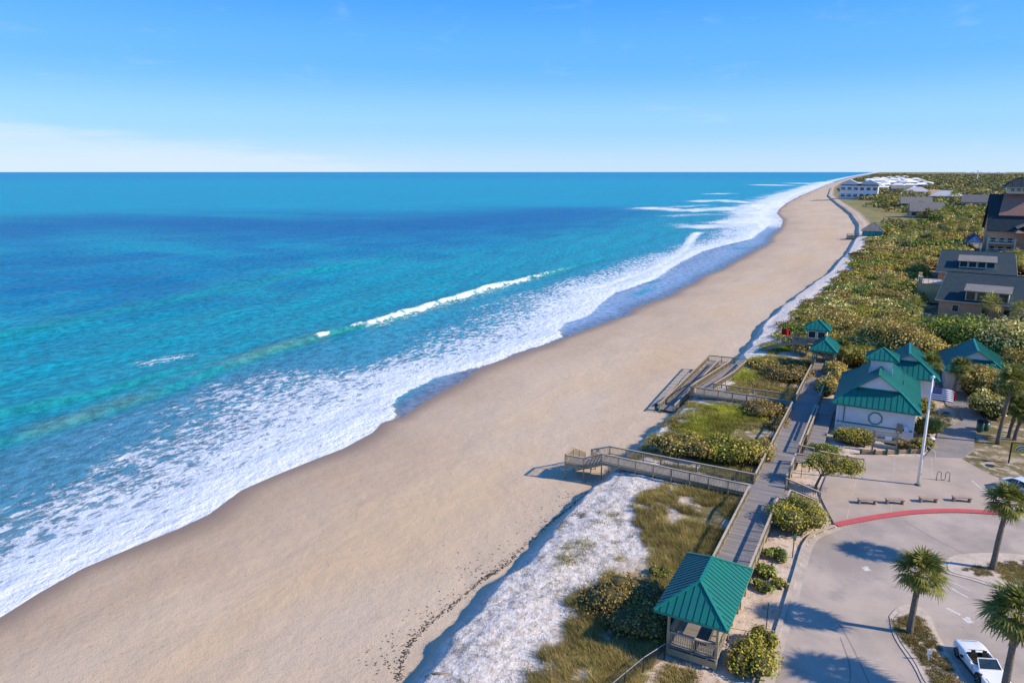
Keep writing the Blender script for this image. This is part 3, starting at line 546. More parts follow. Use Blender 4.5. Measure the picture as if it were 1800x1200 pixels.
# ------------------------------------------------------------------ timber structures
post_me = MB().box((0, 0, 0.5), (0.11, 0.11, 1.0)).mesh('post', M['post'])
def rail(parent, pts, h=1.05, below=None, spacing=1.9, fill=True, capm='rail', first=True, last=True):
    """railing along deck-level points: posts, cap board, two rails, balusters (world coordinates; parent sits at its own location)"""
    o0 = parent.location
    for i in range(len(pts)-1):
        a = Vector(pts[i]); c_ = Vector(pts[i+1]); L = (c_-a).length; n = max(1, round(L/spacing)); t = (c_-a)/L
        up = Vector((0, 0, h))
        cap = MB(); cap.bar(a+up-o0-t*0.05, c_+up-o0+t*0.05, 0.17, 0.045); cap.build('cap_rail', M[capm], parent)
        r2 = MB(); r2.bar(a+up*0.93-o0, c_+up*0.93-o0, 0.045, 0.13); r2.build('side_rail', M['post'], parent); r2 = MB(); r2.bar(a+up*0.13-o0, c_+up*0.13-o0, 0.045, 0.09); r2.build('bottom_rail', M['post'], parent)
        for k in range(n+1):
            if (k == 0 and i > 0) or (k == 0 and not first) or (k == n and i == len(pts)-2 and not last): continue
            p = a+(c_-a)*(k/n); bz = min(gz(p.x, p.y), p.z-0.1)-0.3 if below is None else p.z-below
            put(post_me, 'post', parent, (p.x-o0.x, p.y-o0.y, bz-o0.z), 0, (1, 1, p.z+h*0.985-bz))
        if fill:
            bb = MB(); m_ = max(2, int(L/0.15))
            for k in range(1, m_):
                p = a+(c_-a)*(k/m_)-o0; bb.bar(p+Vector((0, 0, h*0.1)), p+Vector((0, 0, h*0.9)), 0.035, 0.035)
            bb.build('balusters', M['post'], parent, kind='stuff')
def planks(parent, p0, p1, width, pitch=0.145, th=0.045, name='deck_boards', m='deck', joist=True):
    """boards laid across a run from p0 to p1 (centre line)"""
    o0 = parent.location; a = Vector(p0); c_ = Vector(p1); L = (c_-a).length; t = (c_-a)/L; s_ = Vector((t.y, -t.x, 0)).normalized(); n = int(L/pitch); bb = MB()
    for k in range(n):
        p = a+t*((k+0.5)*L/n)-o0; w = width/2+random.uniform(-0.012, 0.012); dz = Vector((0, 0, random.uniform(-0.003, 0.003)))
        bb.bar(p-s_*w+dz, p+s_*w+dz, L/n*0.94, th)
    bb.build(name, M[m], parent, kind='stuff')
    if joist:
        for sg in (-1, 1):
            j = MB(); j.bar(a+s_*(width/2*sg*0.985)-o0-Vector((0, 0, 0.17)), c_+s_*(width/2*sg*0.985)-o0-Vector((0, 0, 0.17)), 0.05, 0.26); j.build('edge_beam', M['post'], parent)
ZD = 4.3
bw = empty('boardwalk', (-9.1, 87, ZD), 0, 'long grey timber boardwalk with tan handrails parallel to the beach', 'boardwalk')
planks(bw, (-9.1, 50.0, ZD), (-9.1, 121.0, ZD), 2.95)
XL, XR = -10.55, -7.65
rail(bw, [(XL, 50.0, ZD), (XL, 68.3, ZD)]); rail(bw, [(XL, 71.7, ZD), (XL, 98.5, ZD)]); rail(bw, [(XL, 102.0, ZD), (XL, 121.0, ZD)])
rail(bw, [(XR, 50.0, ZD), (XR, 67.0, ZD), (XR+0.75, 67.05, ZD), (XR+0.8, 69.3, ZD)]); rail(bw, [(XR, 72.8, ZD), (XR, 79.4, ZD), (XR+1.5, 79.5, ZD)])
rail(bw, [(XR+1.6, 82.0, ZD), (XR, 82.2, ZD), (XR, 98.6, ZD)]); rail(bw, [(XR, 103.0, ZD), (XR, 121.0, ZD)], fill=True)
planks(bw, (XR+0.4, 67.2, ZD+0.004), (XR+0.4, 69.2, ZD+0.004), 0.75, joist=False); planks(bw, (XR+0.75, 79.7, ZD+0.004), (XR+0.75, 81.9, ZD+0.004), 1.4, joist=False)
# stairs from the boardwalk down to the forecourt (run +X)
def stairs(parent, a, c_, width, steps, tread_m='deck'):
    o0 = parent.location; a = Vector(a); c_ = Vector(c_); fl = Vector((c_.x-a.x, c_.y-a.y, 0)); t = fl.normalized(); s_ = Vector((t.y, -t.x, 0))
    for k in range(steps):
        p = a+(c_-a)*((k+0.5)/steps)-o0; b = MB(); b.bar(p-s_*(width/2), p+s_*(width/2), fl.length/steps*1.02, 0.05, up=(0, 0, 1)); b.build('tread', M[tread_m], parent)
    for sg in (-1, 1):
        b = MB(); b.bar(a+s_*(width/2+0.03)*sg-o0-Vector((0, 0, 0.12)), c_+s_*(width/2+0.03)*sg-o0-Vector((0, 0, 0.12)), 0.05, 0.26); b.build('stringer', M['post'], parent)
st = empty('forecourt_stairs', (-5.9, 70.8, ZP), 0, 'short timber stair with handrails from boardwalk to the forecourt tree', 'stairs')
stairs(st, (XR+0.1, 70.8, ZD-0.05), (-4.6, 70.8, ZP+0.1), 2.2, 6)
rail(st, [(XR+0.05, 72.0, ZD), (-4.3, 71.9, ZP+0.05)], spacing=1.6); rail(st, [(XR+0.85, 69.6, ZD-0.15), (-4.3, 69.7, ZP+0.05)], spacing=1.6)
sr = empty('side_ramp', (-6.2, 95, ZP), 0, 'shaded timber side ramp beside the white restroom wall', 'ramp')
planks(sr, (-6.35, 83.0, ZD-0.15), (-6.35, 104, ZD-0.02), 1.75); rail(sr, [(-7.3, 86.5, ZD-0.12), (-7.3, 98.5, ZD-0.05)], fill=True)
rail(sr, [(-5.4, 82.0, ZD-0.2), (-2.6, 83.2, ZP+0.05), (-1.0, 83.4, ZP+0.02)], spacing=1.4, fill=False)
# first beach walk with landing
r1 = empty('beach_walkover', (-19, 70, ZD), 0, 'nearest timber walkover crossing the dune to a stair landing on the sand', 'walkover')
planks(r1, (-10.6, 70.0, ZD-0.01), (-26.4, 70.35, ZD-0.01), 2.5)
rail(r1, [(-10.65, 68.55, ZD), (-26.4, 69.1, ZD), (-28.3, 68.6, 3.6), (-30.5, 68.45, 3.6)]); rail(r1, [(-10.65, 71.5, ZD), (-26.4, 71.6, ZD), (-28.4, 71.0, 3.75)])
stairs(r1, (-26.4, 70.2, ZD-0.05), (-28.3, 69.9, 3.65), 2.2, 5)
planks(r1, (-28.3, 69.7, 3.6), (-30.6, 69.6, 3.6), 2.4)
stairs(r1, (-29.5, 70.9, 3.5), (-29.3, 73.6, 2.05), 2.0, 8)
rail(r1, [(-30.5, 68.45, 3.6), (-30.5, 70.8, 3.6), (-30.2, 73.6, 2.1)], capm='newwood', first=False); rail(r1, [(-28.4, 71.0, 3.6), (-28.3, 73.6, 2.1)], capm='newwood')
# second walk with switchback ramp
r2_ = empty('switchback_ramp', (-20, 105, ZD), 0, 'timber switchback ramp doubling back down onto the open beach', 'ramp')
planks(r2_, (-10.6, 100.3, ZD-0.01), (-24.4, 100.2, ZD-0.01), 2.7)
rail(r2_, [(-10.65, 98.7, ZD), (-24.45, 98.9, ZD)]); rail(r2_, [(-10.65, 101.9, ZD), (-21.9, 102.0, ZD), (-20.9, 111, ZD-0.35), (-20.7, 121.6, ZD-0.7), (-27.2, 121.4, ZD-0.8)], capm='newwood')
planks(r2_, (-23.15, 101.6, ZD-0.015), (-21.95, 119.3, ZD-0.7), 2.1); planks(r2_, (-20.8, 120.4, ZD-0.74), (-27.2, 120.2, ZD-0.78), 2.2)
rail(r2_, [(-24.45, 98.9, ZD), (-24.35, 101.5, ZD), (-23.1, 119.2, ZD-0.7)], capm='newwood', first=False)
planks(r2_, (-26.05, 119.1, ZD-0.82), (-26.9, 95.8, 2.2), 2.0)
rail(r2_, [(-27.2, 121.4, ZD-0.8), (-27.15, 119, ZD-0.83), (-27.95, 95.6, 2.15)], capm='newwood', first=False); rail(r2_, [(-25.0, 119.0, ZD-0.8), (-25.85, 95.8, 2.15)])
# ------------------------------------------------------------------ green metal roofs
def roof_face(parent, poly, pitch, m='green', name='roof_panel', th=0.04, eave=(0, 1), stuff=False, seam=0.035):
    """standing-seam face: poly in world space, strips run up the slope from edge eave"""
    o0 = parent.location; P_ = [Vector(p)-o0 for p in poly]; e0, e1 = P_[eave[0]], P_[eave[1]]; U = (e1-e0).normalized()
    nr = Vector((0, 0, 0))
    for i in range(len(P_)): nr += P_[i].cross(P_[(i+1) % len(P_)])
    nr.normalize()
    if nr.z < 0: nr = -nr
    Vv = nr.cross(U).normalized()
    if Vv.z < 0: Vv = -Vv
    pl = [((p-e0).dot(U), (p-e0).dot(Vv)) for p in P_]; u0 = min(p[0] for p in pl); u1 = max(p[0] for p in pl); n = max(1, round((u1-u0)/pitch)); du = (u1-u0)/n
    def clip(pg, lim, sgn):
        out_ = []
        for i in range(len(pg)):
            a, b_ = pg[i], pg[(i+1) % len(pg)]; da, db_ = (a[0]-lim)*sgn, (b_[0]-lim)*sgn
            if da >= 0: out_.append(a)
            if da*db_ < 0: t = da/(da-db_); out_.append((a[0]+(b_[0]-a[0])*t, a[1]+(b_[1]-a[1])*t))
        return out_
    jo = MB()
    for k in range(n):
        g = clip(clip(pl, u0+k*du+0.001, 1), u0+(k+1)*du-0.001, -1)
        if len(g) < 3: continue
        b = jo if stuff else MB(); to3 = lambda q: e0+U*q[0]+Vv*q[1]
        b.poly([to3(q) for q in g], th)
        vl = sorted([q for q in g if abs(q[0]-(u0+k*du+0.001)) < 1e-4], key=lambda q: q[1])
        if k > 0 and len(vl) >= 2 and vl[-1][1]-vl[0][1] > 0.1: b.bar(to3(vl[0])+nr*0.02, to3(vl[-1])+nr*0.02, seam, 0.055, up=nr)
        if not stuff: b.build(name, M[m], parent)
    if stuff: jo.build('roof_panels', M[m], parent, kind='stuff')
def ridge_cap(parent, a, c_, w=0.22, m='greentrim'):
    o0 = parent.location; b = MB(); b.bar(Vector(a)-o0+Vector((0, 0, 0.035)), Vector(c_)-o0+Vector((0, 0, 0.035)), w, 0.06); b.build('ridge_cap', M[m], parent)
def hip_roof(parent, x0, x1, y0, y1, ze, zr, pitch=0.42, inset=None, stuff=False, capw=0.22, m='green', fascia='greentrim'):
    xm, ym = (x0+x1)/2, (y0+y1)/2; w = min(x1-x0, y1-y0)/2
    if y1-y0 >= x1-x0: A_, B_ = (xm, y0+w, zr), (xm, y1-w, zr)
    else: A_, B_ = (x0+w, ym, zr), (x1-w, ym, zr)
    c00, c10, c11, c01 = (x0, y0, ze), (x1, y0, ze), (x1, y1, ze), (x0, y1, ze)
    if (Vector(A_)-Vector(B_)).length < 0.05:
        fs = [[c00, c10, A_], [c10, c11, A_], [c11, c01, A_], [c01, c00, A_]]
    elif y1-y0 >= x1-x0: fs = [[c00, c10, A_], [c10, c11, B_, A_], [c11, c01, B_], [c01, c00, A_, B_]]
    else: fs = [[c00, c10, B_, A_], [c10, c11, B_], [c11, c01, A_, B_], [c01, c00, A_]]
    for f in fs: roof_face(parent, f, pitch, m=m, stuff=stuff)
    for p, q in ((c00, A_), (c01, B_ if y1-y0 >= x1-x0 else A_), (c11, B_), (c10, A_ if y1-y0 >= x1-x0 else B_)): ridge_cap(parent, p, q, capw, fascia if m == 'green' else m)
    if (Vector(A_)-Vector(B_)).length > 0.05: ridge_cap(parent, A_, B_, capw, fascia if m == 'green' else m)
    o0 = parent.location; cs = [Vector(c)-o0-Vector((0, 0, 0.1)) for c in (c00, c10, c11, c01)]
    for i in range(4):
        b = MB(); b.bar(cs[i], cs[(i+1) % 4], 0.05, 0.16); b.build('fascia', M[fascia], parent)
def boxpart(parent, name, c_, d, m, rz=0):
    b = MB(); b.box(Vector(c_)-parent.location, d, rz); return b.build(name, M[m], parent)
# near gazebo at the end of the boardwalk
gzb = empty('gazebo', (-9.4, 45.8, 3.42), 0, 'open timber gazebo with green hipped metal roof nearest the camera', 'gazebo')
hip_roof(gzb, -11.85, -6.98, 41.6, 49.9, 7.0, 8.55, pitch=0.43)
for x in (-10.95, -7.7):
    for y in (42.2, 45.8, 49.3): boxpart(gzb, 'roof_post', (x, y, 5.2), (0.16, 0.16, 3.5), 'post')
for x in (-10.95, -7.7): boxpart(gzb, 'beam', (x, 45.75, 6.83), (0.12, 7.3, 0.22), 'post')
for y in (42.2, 49.3): boxpart(gzb, 'beam', (-9.32, y, 6.8), (3.1, 0.12, 0.2), 'post')
planks(gzb, (-9.3, 42.0, ZD-0.002), (-9.3, 49.97, ZD-0.002), 3.3)
rail(gzb, [(-10.85, 49.4, ZD), (-10.85, 42.2, ZD), (-7.75, 42.15, ZD), (-7.75, 49.4, ZD)], capm='rail')
b = MB(); b.box((-9.3-gzb.location.x, 42.1-gzb.location.y, 3.85-gzb.location.z), (3.3, 0.06, 0.5)); b.build('skirt_board', M['post'], gzb)
for x in (-10.4, -8.2):
    b = MB(); b.box((x-gzb.location.x, 45.8-gzb.location.y, 4.75-gzb.location.z), (0.4, 5.0, 0.06)); b.build('bench_seat', M['rail'], gzb)
    for y in (43.6, 45.8, 48.0): boxpart(gzb, 'bench_leg', (x, y, 4.52), (0.3, 0.1, 0.40), 'post')
# pavilion at the far end of the boardwalk
pv = empty('pavilion', (-9.1, 125, 3.4), 0, 'green roofed timber pavilion at the far end of the boardwalk', 'pavilion')
hip_roof(pv, -11.1, -7.0, 120.8, 128.2, 7.55, 9.0, pitch=0.6, capw=0.3)
for x in (-10.6, -7.5):
    for y in (121.3, 124.5, 127.6): boxpart(pv, 'roof_post', (x, y, 5.4), (0.18, 0.18, 4.1), 'post')
planks(pv, (-9.05, 121.05, ZD-0.002), (-9.05, 128, ZD-0.002), 3.1)
rail(pv, [(-10.5, 121.3, ZD), (-10.5, 127.6, ZD), (-7.5, 127.6, ZD), (-7.5, 121.3, ZD)])
boxpart(pv, 'back_screen', (-9.05, 127.5, 6.0), (3.0, 0.08, 0.5), 'post')
boxpart(pv, 'bench_seat', (-9.05, 127.1, 4.8), (2.6, 0.45, 0.08), 'post')
nb_ = empty('notice_board', (-8.3, 121.9, ZD), 0, 'white notice board standing under the far pavilion roof', 'notice board')
boxpart(nb_, 'panel', (-8.3, 121.9, 5.25), (0.85, 0.06, 1.0), 'signwhite')
for x in (-8.65, -7.95): boxpart(nb_, 'leg', (x, 121.96, 4.55), (0.06, 0.06, 0.5), 'dark')
# lifeguard tower
tw = empty('lifeguard_tower', (-11.3, 133.5, 3.4), 0, 'raised lifeguard tower with green hip roof and wooden stair to the beach', 'lifeguard tower')
hip_roof(tw, -13.5, -9.1, 131.4, 135.6, 8.75, 10.2, pitch=0.6, capw=0.26)
for x in (-12.75, -9.75): boxpart(tw, 'wall', (x, 133.5, 7.45), (0.12, 3.0, 2.4), 'tanwall')
boxpart(tw, 'wall', (-11.25, 135.0, 7.45), (2.88, 0.12, 2.4), 'tanwall'); boxpart(tw, 'wall', (-11.25, 132.0, 6.7), (2.88, 0.12, 0.9), 'newwood'); boxpart(tw, 'wall', (-11.25, 132.0, 8.52), (2.88, 0.12, 0.26), 'tanwall')
for x in (-12.0, -10.5):
    w = boxpart(tw, 'window', (x, 132.0, 7.78), (1.2, 0.04, 1.2), 'glass')
    b = MB()
    for dx, dz, sx, sz in ((-0.6, 0, 0.12, 1.32), (0.6, 0, 0.12, 1.32), (0, 0.6, 1.2, 0.12), (0, -0.6, 1.2, 0.12)): b.box((x+dx-tw.location.x, 131.95-tw.location.y, 7.78+dz-tw.location.z), (sx, 0.1, sz))
    b.build('frame', M['whitepaint'], w)
boxpart(tw, 'pier', (-11.25, 132.0, 7.78), (0.2, 0.13, 1.3), 'tanwall')
planks(tw, (-15.0, 132.6, 6.25), (-9.3, 132.6, 6.25), 3.4, joist=True, m='rail')
rail(tw, [(-15.0, 132.9, 6.25), (-15.0, 134.2, 6.25), (-12.9, 134.2, 6.25)], capm='newwood', below=0.1); rail(tw, [(-12.9, 130.95, 6.25), (-9.5, 130.95, 6.25)], capm='newwood', below=0.1); rail(tw, [(-15.0, 130.95, 6.25), (-13.0, 130.95, 6.25)], capm='newwood', below=0.1)
for x in (-14.7, -12.6, -9.8):
    for y in (131.2, 134.4): boxpart(tw, 'stilt', (x, y, 4.75), (0.2, 0.2, 2.95), 'post')
for y in (131.25,):
    b = MB(); b.bar(Vector((-14.6, y, 3.6))-tw.location, Vector((-12.7, y, 6.0))-tw.location, 0.07, 0.14); b.bar(Vector((-12.7, y+0.08, 3.6))-tw.location, Vector((-14.6, y+0.08, 6.0))-tw.location, 0.07, 0.14); b.build('cross_brace', M['post'], tw)
stairs(tw, (-15.05, 132.0, 6.15), (-20.6, 132.6, 3.75), 1.5, 12)
rail(tw, [(-15.0, 131.2, 6.25), (-20.6, 131.8, 3.75)], fill=False, spacing=2.6); rail(tw, [(-15.0, 132.8, 6.25), (-20.6, 133.4, 3.75)], fill=False, spacing=2.6)
for x, rz in ((-14.4, 0.4), (-8.9, -0.3)):                                                     # orange rescue boards stood on the deck
    b = MB(); b.tube([(0, 0, 0), (0.02, 0, 0.3), (0.03, 0, 1.0), (0.02, 0, 1.45), (0, 0, 1.6)], [0.05, 0.2, 0.25, 0.2, 0.04], 8); o = b.build('rescue_board', M.setdefault('orange', mat('orange foam', (0.65, 0.2, 0.04), var=0.1)), None, True); o.scale = (1, 0.35, 1)
    o.location = (x, 132.3 if x < -12 else 133.2, 6.28); o.rotation_euler = (0, 0.12, rz); tag(o, 'orange rescue board standing by the tower '+('stair head' if x < -12 else 'right wall'), 'rescue board')
# ------------------------------------------------------------------ restroom and service buildings: dutch-gable roofs
def dutch(name, label, x0, x1, y0, y1, ze, slope, zg, base=ZP, pitch=0.55, ov=0.6, wall='white', stuff_sides=True, ends=(True, True)):
    e = empty(name, ((x0+x1)/2, (y0+y1)/2, base), 0, label, 'building'); o0 = e.location
    xm = (x0+x1)/2; zr = ze+(x1-x0)/2*slope; hg = (zr-zg)/slope; yg = y0+(zg-ze)/slope; yb = y1-(zg-ze)/slope
    # side slopes (hexagon-like: up to ridge in middle)
    for sx, xe in ((-1, x0), (1, x1)):
        xg = xm+sx*hg
        poly = [(xe, y0, ze), (xe, y1, ze), (xg, yb, zg), (xm, yb+0.45, zr), (xm, yg-0.45, zr), (xg, yg, zg)]
        roof_face(e, [poly[0], poly[1], poly[2], poly[5]], pitch, stuff=stuff_sides); roof_face(e, [(xg, yg-0.45, zg+0.012), (xg, yb+0.45, zg+0.012), (xm, yb+0.45, zr+0.012), (xm, yg-0.45, zr+0.012)], pitch, stuff=stuff_sides)
        ridge_cap(e, (xe, y0, ze), (xg, yg, zg)); ridge_cap(e, (xe, y1, ze), (xg, yb, zg))
        for yy in (yg-0.45, yb+0.45): ridge_cap(e, (xg, yy, zg+0.02), (xm, yy, zr+0.02), 0.16)
    roof_face(e, [(x0, y0, ze), (x1, y0, ze), (xm+hg, yg, zg), (xm-hg, yg, zg)], pitch); roof_face(e, [(x1, y1, ze), (x0, y1, ze), (xm-hg, yb, zg), (xm+hg, yb, zg)], pitch, stuff=True)
    ridge_cap(e, (xm, yg-0.45, zr+0.02), (xm, yb+0.45, zr+0.02), 0.3); ridge_cap(e, (xm-hg, yg-0.03, zg+0.02), (xm+hg, yg-0.03, zg+0.02), 0.12)
    for yy, sg in ((yg+0.05, -1), (yb-0.05, 1)):
        b = MB(); b.add([Vector(p)-o0 for p in ((xm-hg+0.1, yy, zg), (xm+hg-0.1, yy, zg), (xm, yy, zr-0.08), (xm-hg+0.1, yy-sg*0.1, zg), (xm+hg-0.1, yy-sg*0.1, zg), (xm, yy-sg*0.1, zr-0.08))], [(0, 1, 2), (5, 4, 3), (0, 3, 4, 1), (1, 4, 5, 2), (2, 5, 3, 0)]); b.build('gable', M[wall], e)
    cs = [Vector(p)-o0 for p in ((x0, y0, ze-0.1), (x1, y0, ze-0.1), (x1, y1, ze-0.1), (x0, y1, ze-0.1))]
    for i in range(4): b = MB(); b.bar(cs[i], cs[(i+1) % 4], 0.06, 0.18); b.build('fascia', M['greentrim'], e)
    b = MB(); b.box((0, 0, (ze-0.15+base-0.3)/2-base), (x1-x0-2*ov, y1-y0-2*ov, ze-0.15-base+0.3)); b.build('wall', M[wall], e)
    return e, zr, yg
rs, zr_, yg_ = dutch('restroom', 'white restroom block with green dutch-gable roof, cupola and octagon on its front', -5.45, 4.4, 94.4, 110.0, 7.2, 0.745, 8.95, pitch=0.66)
yw = 95.0
b = MB()
for k in range(8):
    a0, a1 = math.pi/8+k*math.pi/4, math.pi/8+(k+1)*math.pi/4; r_ = 0.78
    b.bar((r_*math.cos(a0), 0, r_*math.sin(a0)), (r_*math.cos(a1), 0, r_*math.sin(a1)), 0.12, 0.1, up=(0, 1, 0))
o = b.build('octagon_trim', M['greentrim'], rs); o.location = Vector((-0.45, yw-0.03, 5.75))-rs.location
boxpart(rs, 'trim_band', (-0.5, yw-0.02, 4.75), (8.7, 0.08, 0.16), 'greentrim'); boxpart(rs, 'downpipe', (-4.35, yw-0.06, 5.4), (0.1, 0.1, 3.2), 'whitepaint'); boxpart(rs, 'downpipe', (-4.0, yw-0.05, 6.0), (0.07, 0.08, 2.2), 'dark')
boxpart(rs, 'corner_board', (3.76, yw+0.02, 5.25), (0.16, 0.16, 3.6), 'whitepaint'); boxpart(rs, 'corner_board', (-4.82, yw+0.02, 5.25), (0.16, 0.16, 3.6), 'whitepaint')
boxpart(rs, 'utility_box', (2.3, yw-0.12, 4.95), (0.62, 0.2, 1.1), 'timber'); boxpart(rs, 'meter_box', (3.05, yw-0.1, 5.0), (0.5, 0.16, 0.6), 'bluewhite')
boxpart(rs, 'louvre', (3.83, 96.5, 5.2), (0.06, 1.4, 1.8), 'tanwall')
cpx, cpy = -0.52, 102.4
cup = boxpart(rs, 'cupola', (cpx, cpy, 10.75), (2.5, 2.5, 2.5), 'white')
class _P: pass
hip_roof(rs, cpx-1.95, cpx+1.95, cpy-1.95, cpy+1.95, 11.95, 13.2, pitch=0.55, capw=0.18)
for dx in (-1.32, 1.32): boxpart(rs, 'flashing', (cpx+dx, cpy-1.3, 10.0), (0.12, 0.12, 1.3), 'whitepaint')
b = MB(); b.tube([(2.2-rs.location.x, 101-rs.location.y, 8.9-rs.location.z), (2.2-rs.location.x, 101-rs.location.y, 9.5-rs.location.z)], 0.08); b.build('vent_pipe', M['greentrim'], rs)
dutch('service_building', 'second green-roofed building with white gablet directly behind the restroom', -1.2, 6.9, 107.9+4.2, 124, 7.1, 0.72, 8.9, pitch=0.66, wall='white')
dutch('service_building', 'third green-roofed building half hidden by palms and sea grapes', 7.4, 16.2, 121, 134, 6.7, 0.66, 8.2, pitch=0.66, wall='white')
# ------------------------------------------------------------------ vegetation
PAL = dict(  # palest creams: bleached leaves and sun glints painted as leaf colour
    grape=[((0.10, 0.115, 0.03), 4), ((0.17, 0.155, 0.045), 5), ((0.235, 0.185, 0.07), 4), ((0.33, 0.27, 0.12), 2.2), ((0.20, 0.105, 0.05), 1.6), ((0.50, 0.44, 0.28), 1.0)],
    pale=[((0.13, 0.15, 0.05), 4), ((0.26, 0.25, 0.11), 4), ((0.42, 0.38, 0.20), 3), ((0.60, 0.55, 0.38), 1.6), ((0.08, 0.10, 0.03), 2.5)],
    green=[((0.065, 0.115, 0.02), 4), ((0.105, 0.16, 0.03), 4), ((0.16, 0.19, 0.04), 2), ((0.24, 0.21, 0.06), 1)],
    sunny=[((0.12, 0.15, 0.025), 4), ((0.20, 0.205, 0.035), 4), ((0.29, 0.25, 0.06), 2), ((0.19, 0.12, 0.045), 1.3)],
    brown=[((0.12, 0.095, 0.04), 4), ((0.18, 0.135, 0.055), 4), ((0.22, 0.12, 0.05), 2), ((0.30, 0.24, 0.12), 1), ((0.09, 0.10, 0.03), 2)],
    lime=[((0.17, 0.22, 0.03), 4), ((0.23, 0.26, 0.04), 3), ((0.12, 0.165, 0.025), 2)],
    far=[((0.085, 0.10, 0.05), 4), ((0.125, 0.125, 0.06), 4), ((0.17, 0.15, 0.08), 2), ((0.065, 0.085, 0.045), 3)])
def pick(pal, n, tone):
    cs = np.array([c for c, w in PAL[pal]]); ws = np.array([w for c, w in PAL[pal]], float); ws /= ws.sum(); cs = cs*np.array((1.95, 1.78, 1.15))
    return cs[RNG.choice(len(cs), n, p=ws)]*(tone*(0.8+0.4*RNG.random(n)))[:, None]
def leaf_mesh(C, N, S, cols, name='foliage', asp=0.62):
    """rhombic leaf faces at C, roughly facing N, length S"""
    n = len(C); rnd = RNG.normal(size=(n, 3)); U = np.cross(N, rnd); U /= np.linalg.norm(U, axis=1)[:, None]+1e-9; V_ = np.cross(N, U); V_ /= np.linalg.norm(V_, axis=1)[:, None]+1e-9
    U = U*S[:, None]*0.5; V_ = V_*S[:, None]*0.5*asp; pts = np.stack([C-U, C+V_*1.0-U*0.1, C+U, C-V_*1.0-U*0.1], 1).reshape(-1, 3)
    return np_mesh(name, pts, np.arange(4*n).reshape(-1, 4), M['leaf'], cols=np.repeat(cols, 4, 0))
def lobes_leaves(lobes, dens, size, pal, tonev=0.25, low=-0.35):
    """leaf centres, normals, sizes, colours spread through the shells of ellipsoid lobes"""
    Cs, Ns, Ss, Ks = [], [], [], []
    for (cx, cy, cz, rx, ry, rz) in lobes:
        area = 4*math.pi*((rx*ry)**1.6/3+(rx*rz)**1.6/3+(ry*rz)**1.6/3)**(1/1.6)*0.7; n = max(6, int(area*dens))
        d = RNG.normal(size=(n, 3)); d /= np.linalg.norm(d, axis=1)[:, None]; d[:, 2] = np.where(d[:, 2] < low, -d[:, 2], d[:, 2])
        k = 1.05-0.32*RNG.random(n)**1.7+0.10*RNG.normal(size=n)*0.5; bump = 1+0.16*(vnoise(d[:, 0]*3+cx, d[:, 1]*3+cy+d[:, 2]*2, 1.0, 77)-0.5)*2
        k = k*bump; Cs.append(np.array([cx, cy, cz])+d*k[:, None]*np.array([rx, ry, rz])); nn = d/np.array([rx, ry, rz]); nn /= np.linalg.norm(nn, axis=1)[:, None]
        nn = nn+0.55*RNG.normal(size=(n, 3)); Ns.append(nn/np.linalg.norm(nn, axis=1)[:, None]); Ss.append(size*(0.65+0.7*RNG.random(n)))
        Ks.append(pick(pal, n, np.full(n, 1+tonev*(RNG.random()-0.5)*2)))
    return np.concatenate(Cs), np.concatenate(Ns), np.concatenate(Ss), np.concatenate(Ks)
_ico = bmesh.new(); bmesh.ops.create_icosphere(_ico, subdivisions=1, radius=1); _ico.verts.ensure_lookup_table(); IV = np.array([v.co[:] for v in _ico.verts]); IF = np.array([[v.index for v in f.verts] for f in _ico.faces]); _ico.free()
def core_mesh(lobes, k=0.8, name='dark_core'):  # solid dark lobes added inside the leaves to block the gaps
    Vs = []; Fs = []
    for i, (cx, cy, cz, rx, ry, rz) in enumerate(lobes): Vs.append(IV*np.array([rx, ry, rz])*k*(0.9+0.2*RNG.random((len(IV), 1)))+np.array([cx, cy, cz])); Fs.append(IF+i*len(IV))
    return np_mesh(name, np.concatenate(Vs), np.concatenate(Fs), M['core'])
def mk_lobes(w, d, h, n, seed, low=0.0):
    r = np.random.default_rng(seed); L = []
    n = int(n*1.5)+1
    for i in range(n):
        a = 2*math.pi*i/n+r.random()*1.2; q = 0.72*math.sqrt(r.random()) if n > 1 else 0; s_ = 0.30+0.24*r.random()
        L.append((math.cos(a)*q*w*0.62, math.sin(a)*q*d*0.62, low+h*(0.30+0.32*r.random()), w*s_*0.85, d*s_*0.85, h*(0.32+0.16*r.random())))
    return L
def bush_meshes(w, d, h, n, pal, seed, size=0.2, dens=26, low=0.0):
    L = mk_lobes(w, d, h, n, seed, low); return leaf_mesh(*lobes_leaves(L, dens, size, pal)), core_mesh(L)
BUSH = {}; LATE = []
def bush(name, px, w, d, h, pal, label, n=6, size=0.2, dens=26, cat='shrub', rz=0, seed=None, group=None, loc=None, z=None):
    p = PX(*px, ZP) if loc is None else Vector(loc); zz = (gz(p.x, p.y) if z is None else z); e = empty(name, (p.x, p.y, zz-0.05), rz, label, cat, group)
    lf, co = bush_meshes(w, d, h, n, pal, seed or random.randrange(9999), size, dens); put(lf, 'foliage', e); put(co, 'dark_core', e)
    b = MB()
    for k in range(3): b = MB(); a = k*2.1+rz; b.tube([(0.05*math.cos(a), 0.05*math.sin(a), -0.1), (0.25*w*math.cos(a)*0.6, 0.25*d*math.sin(a)*0.6, h*0.55)], [0.04, 0.02], 5); b.build('stem', M['bark'], e)
    return e
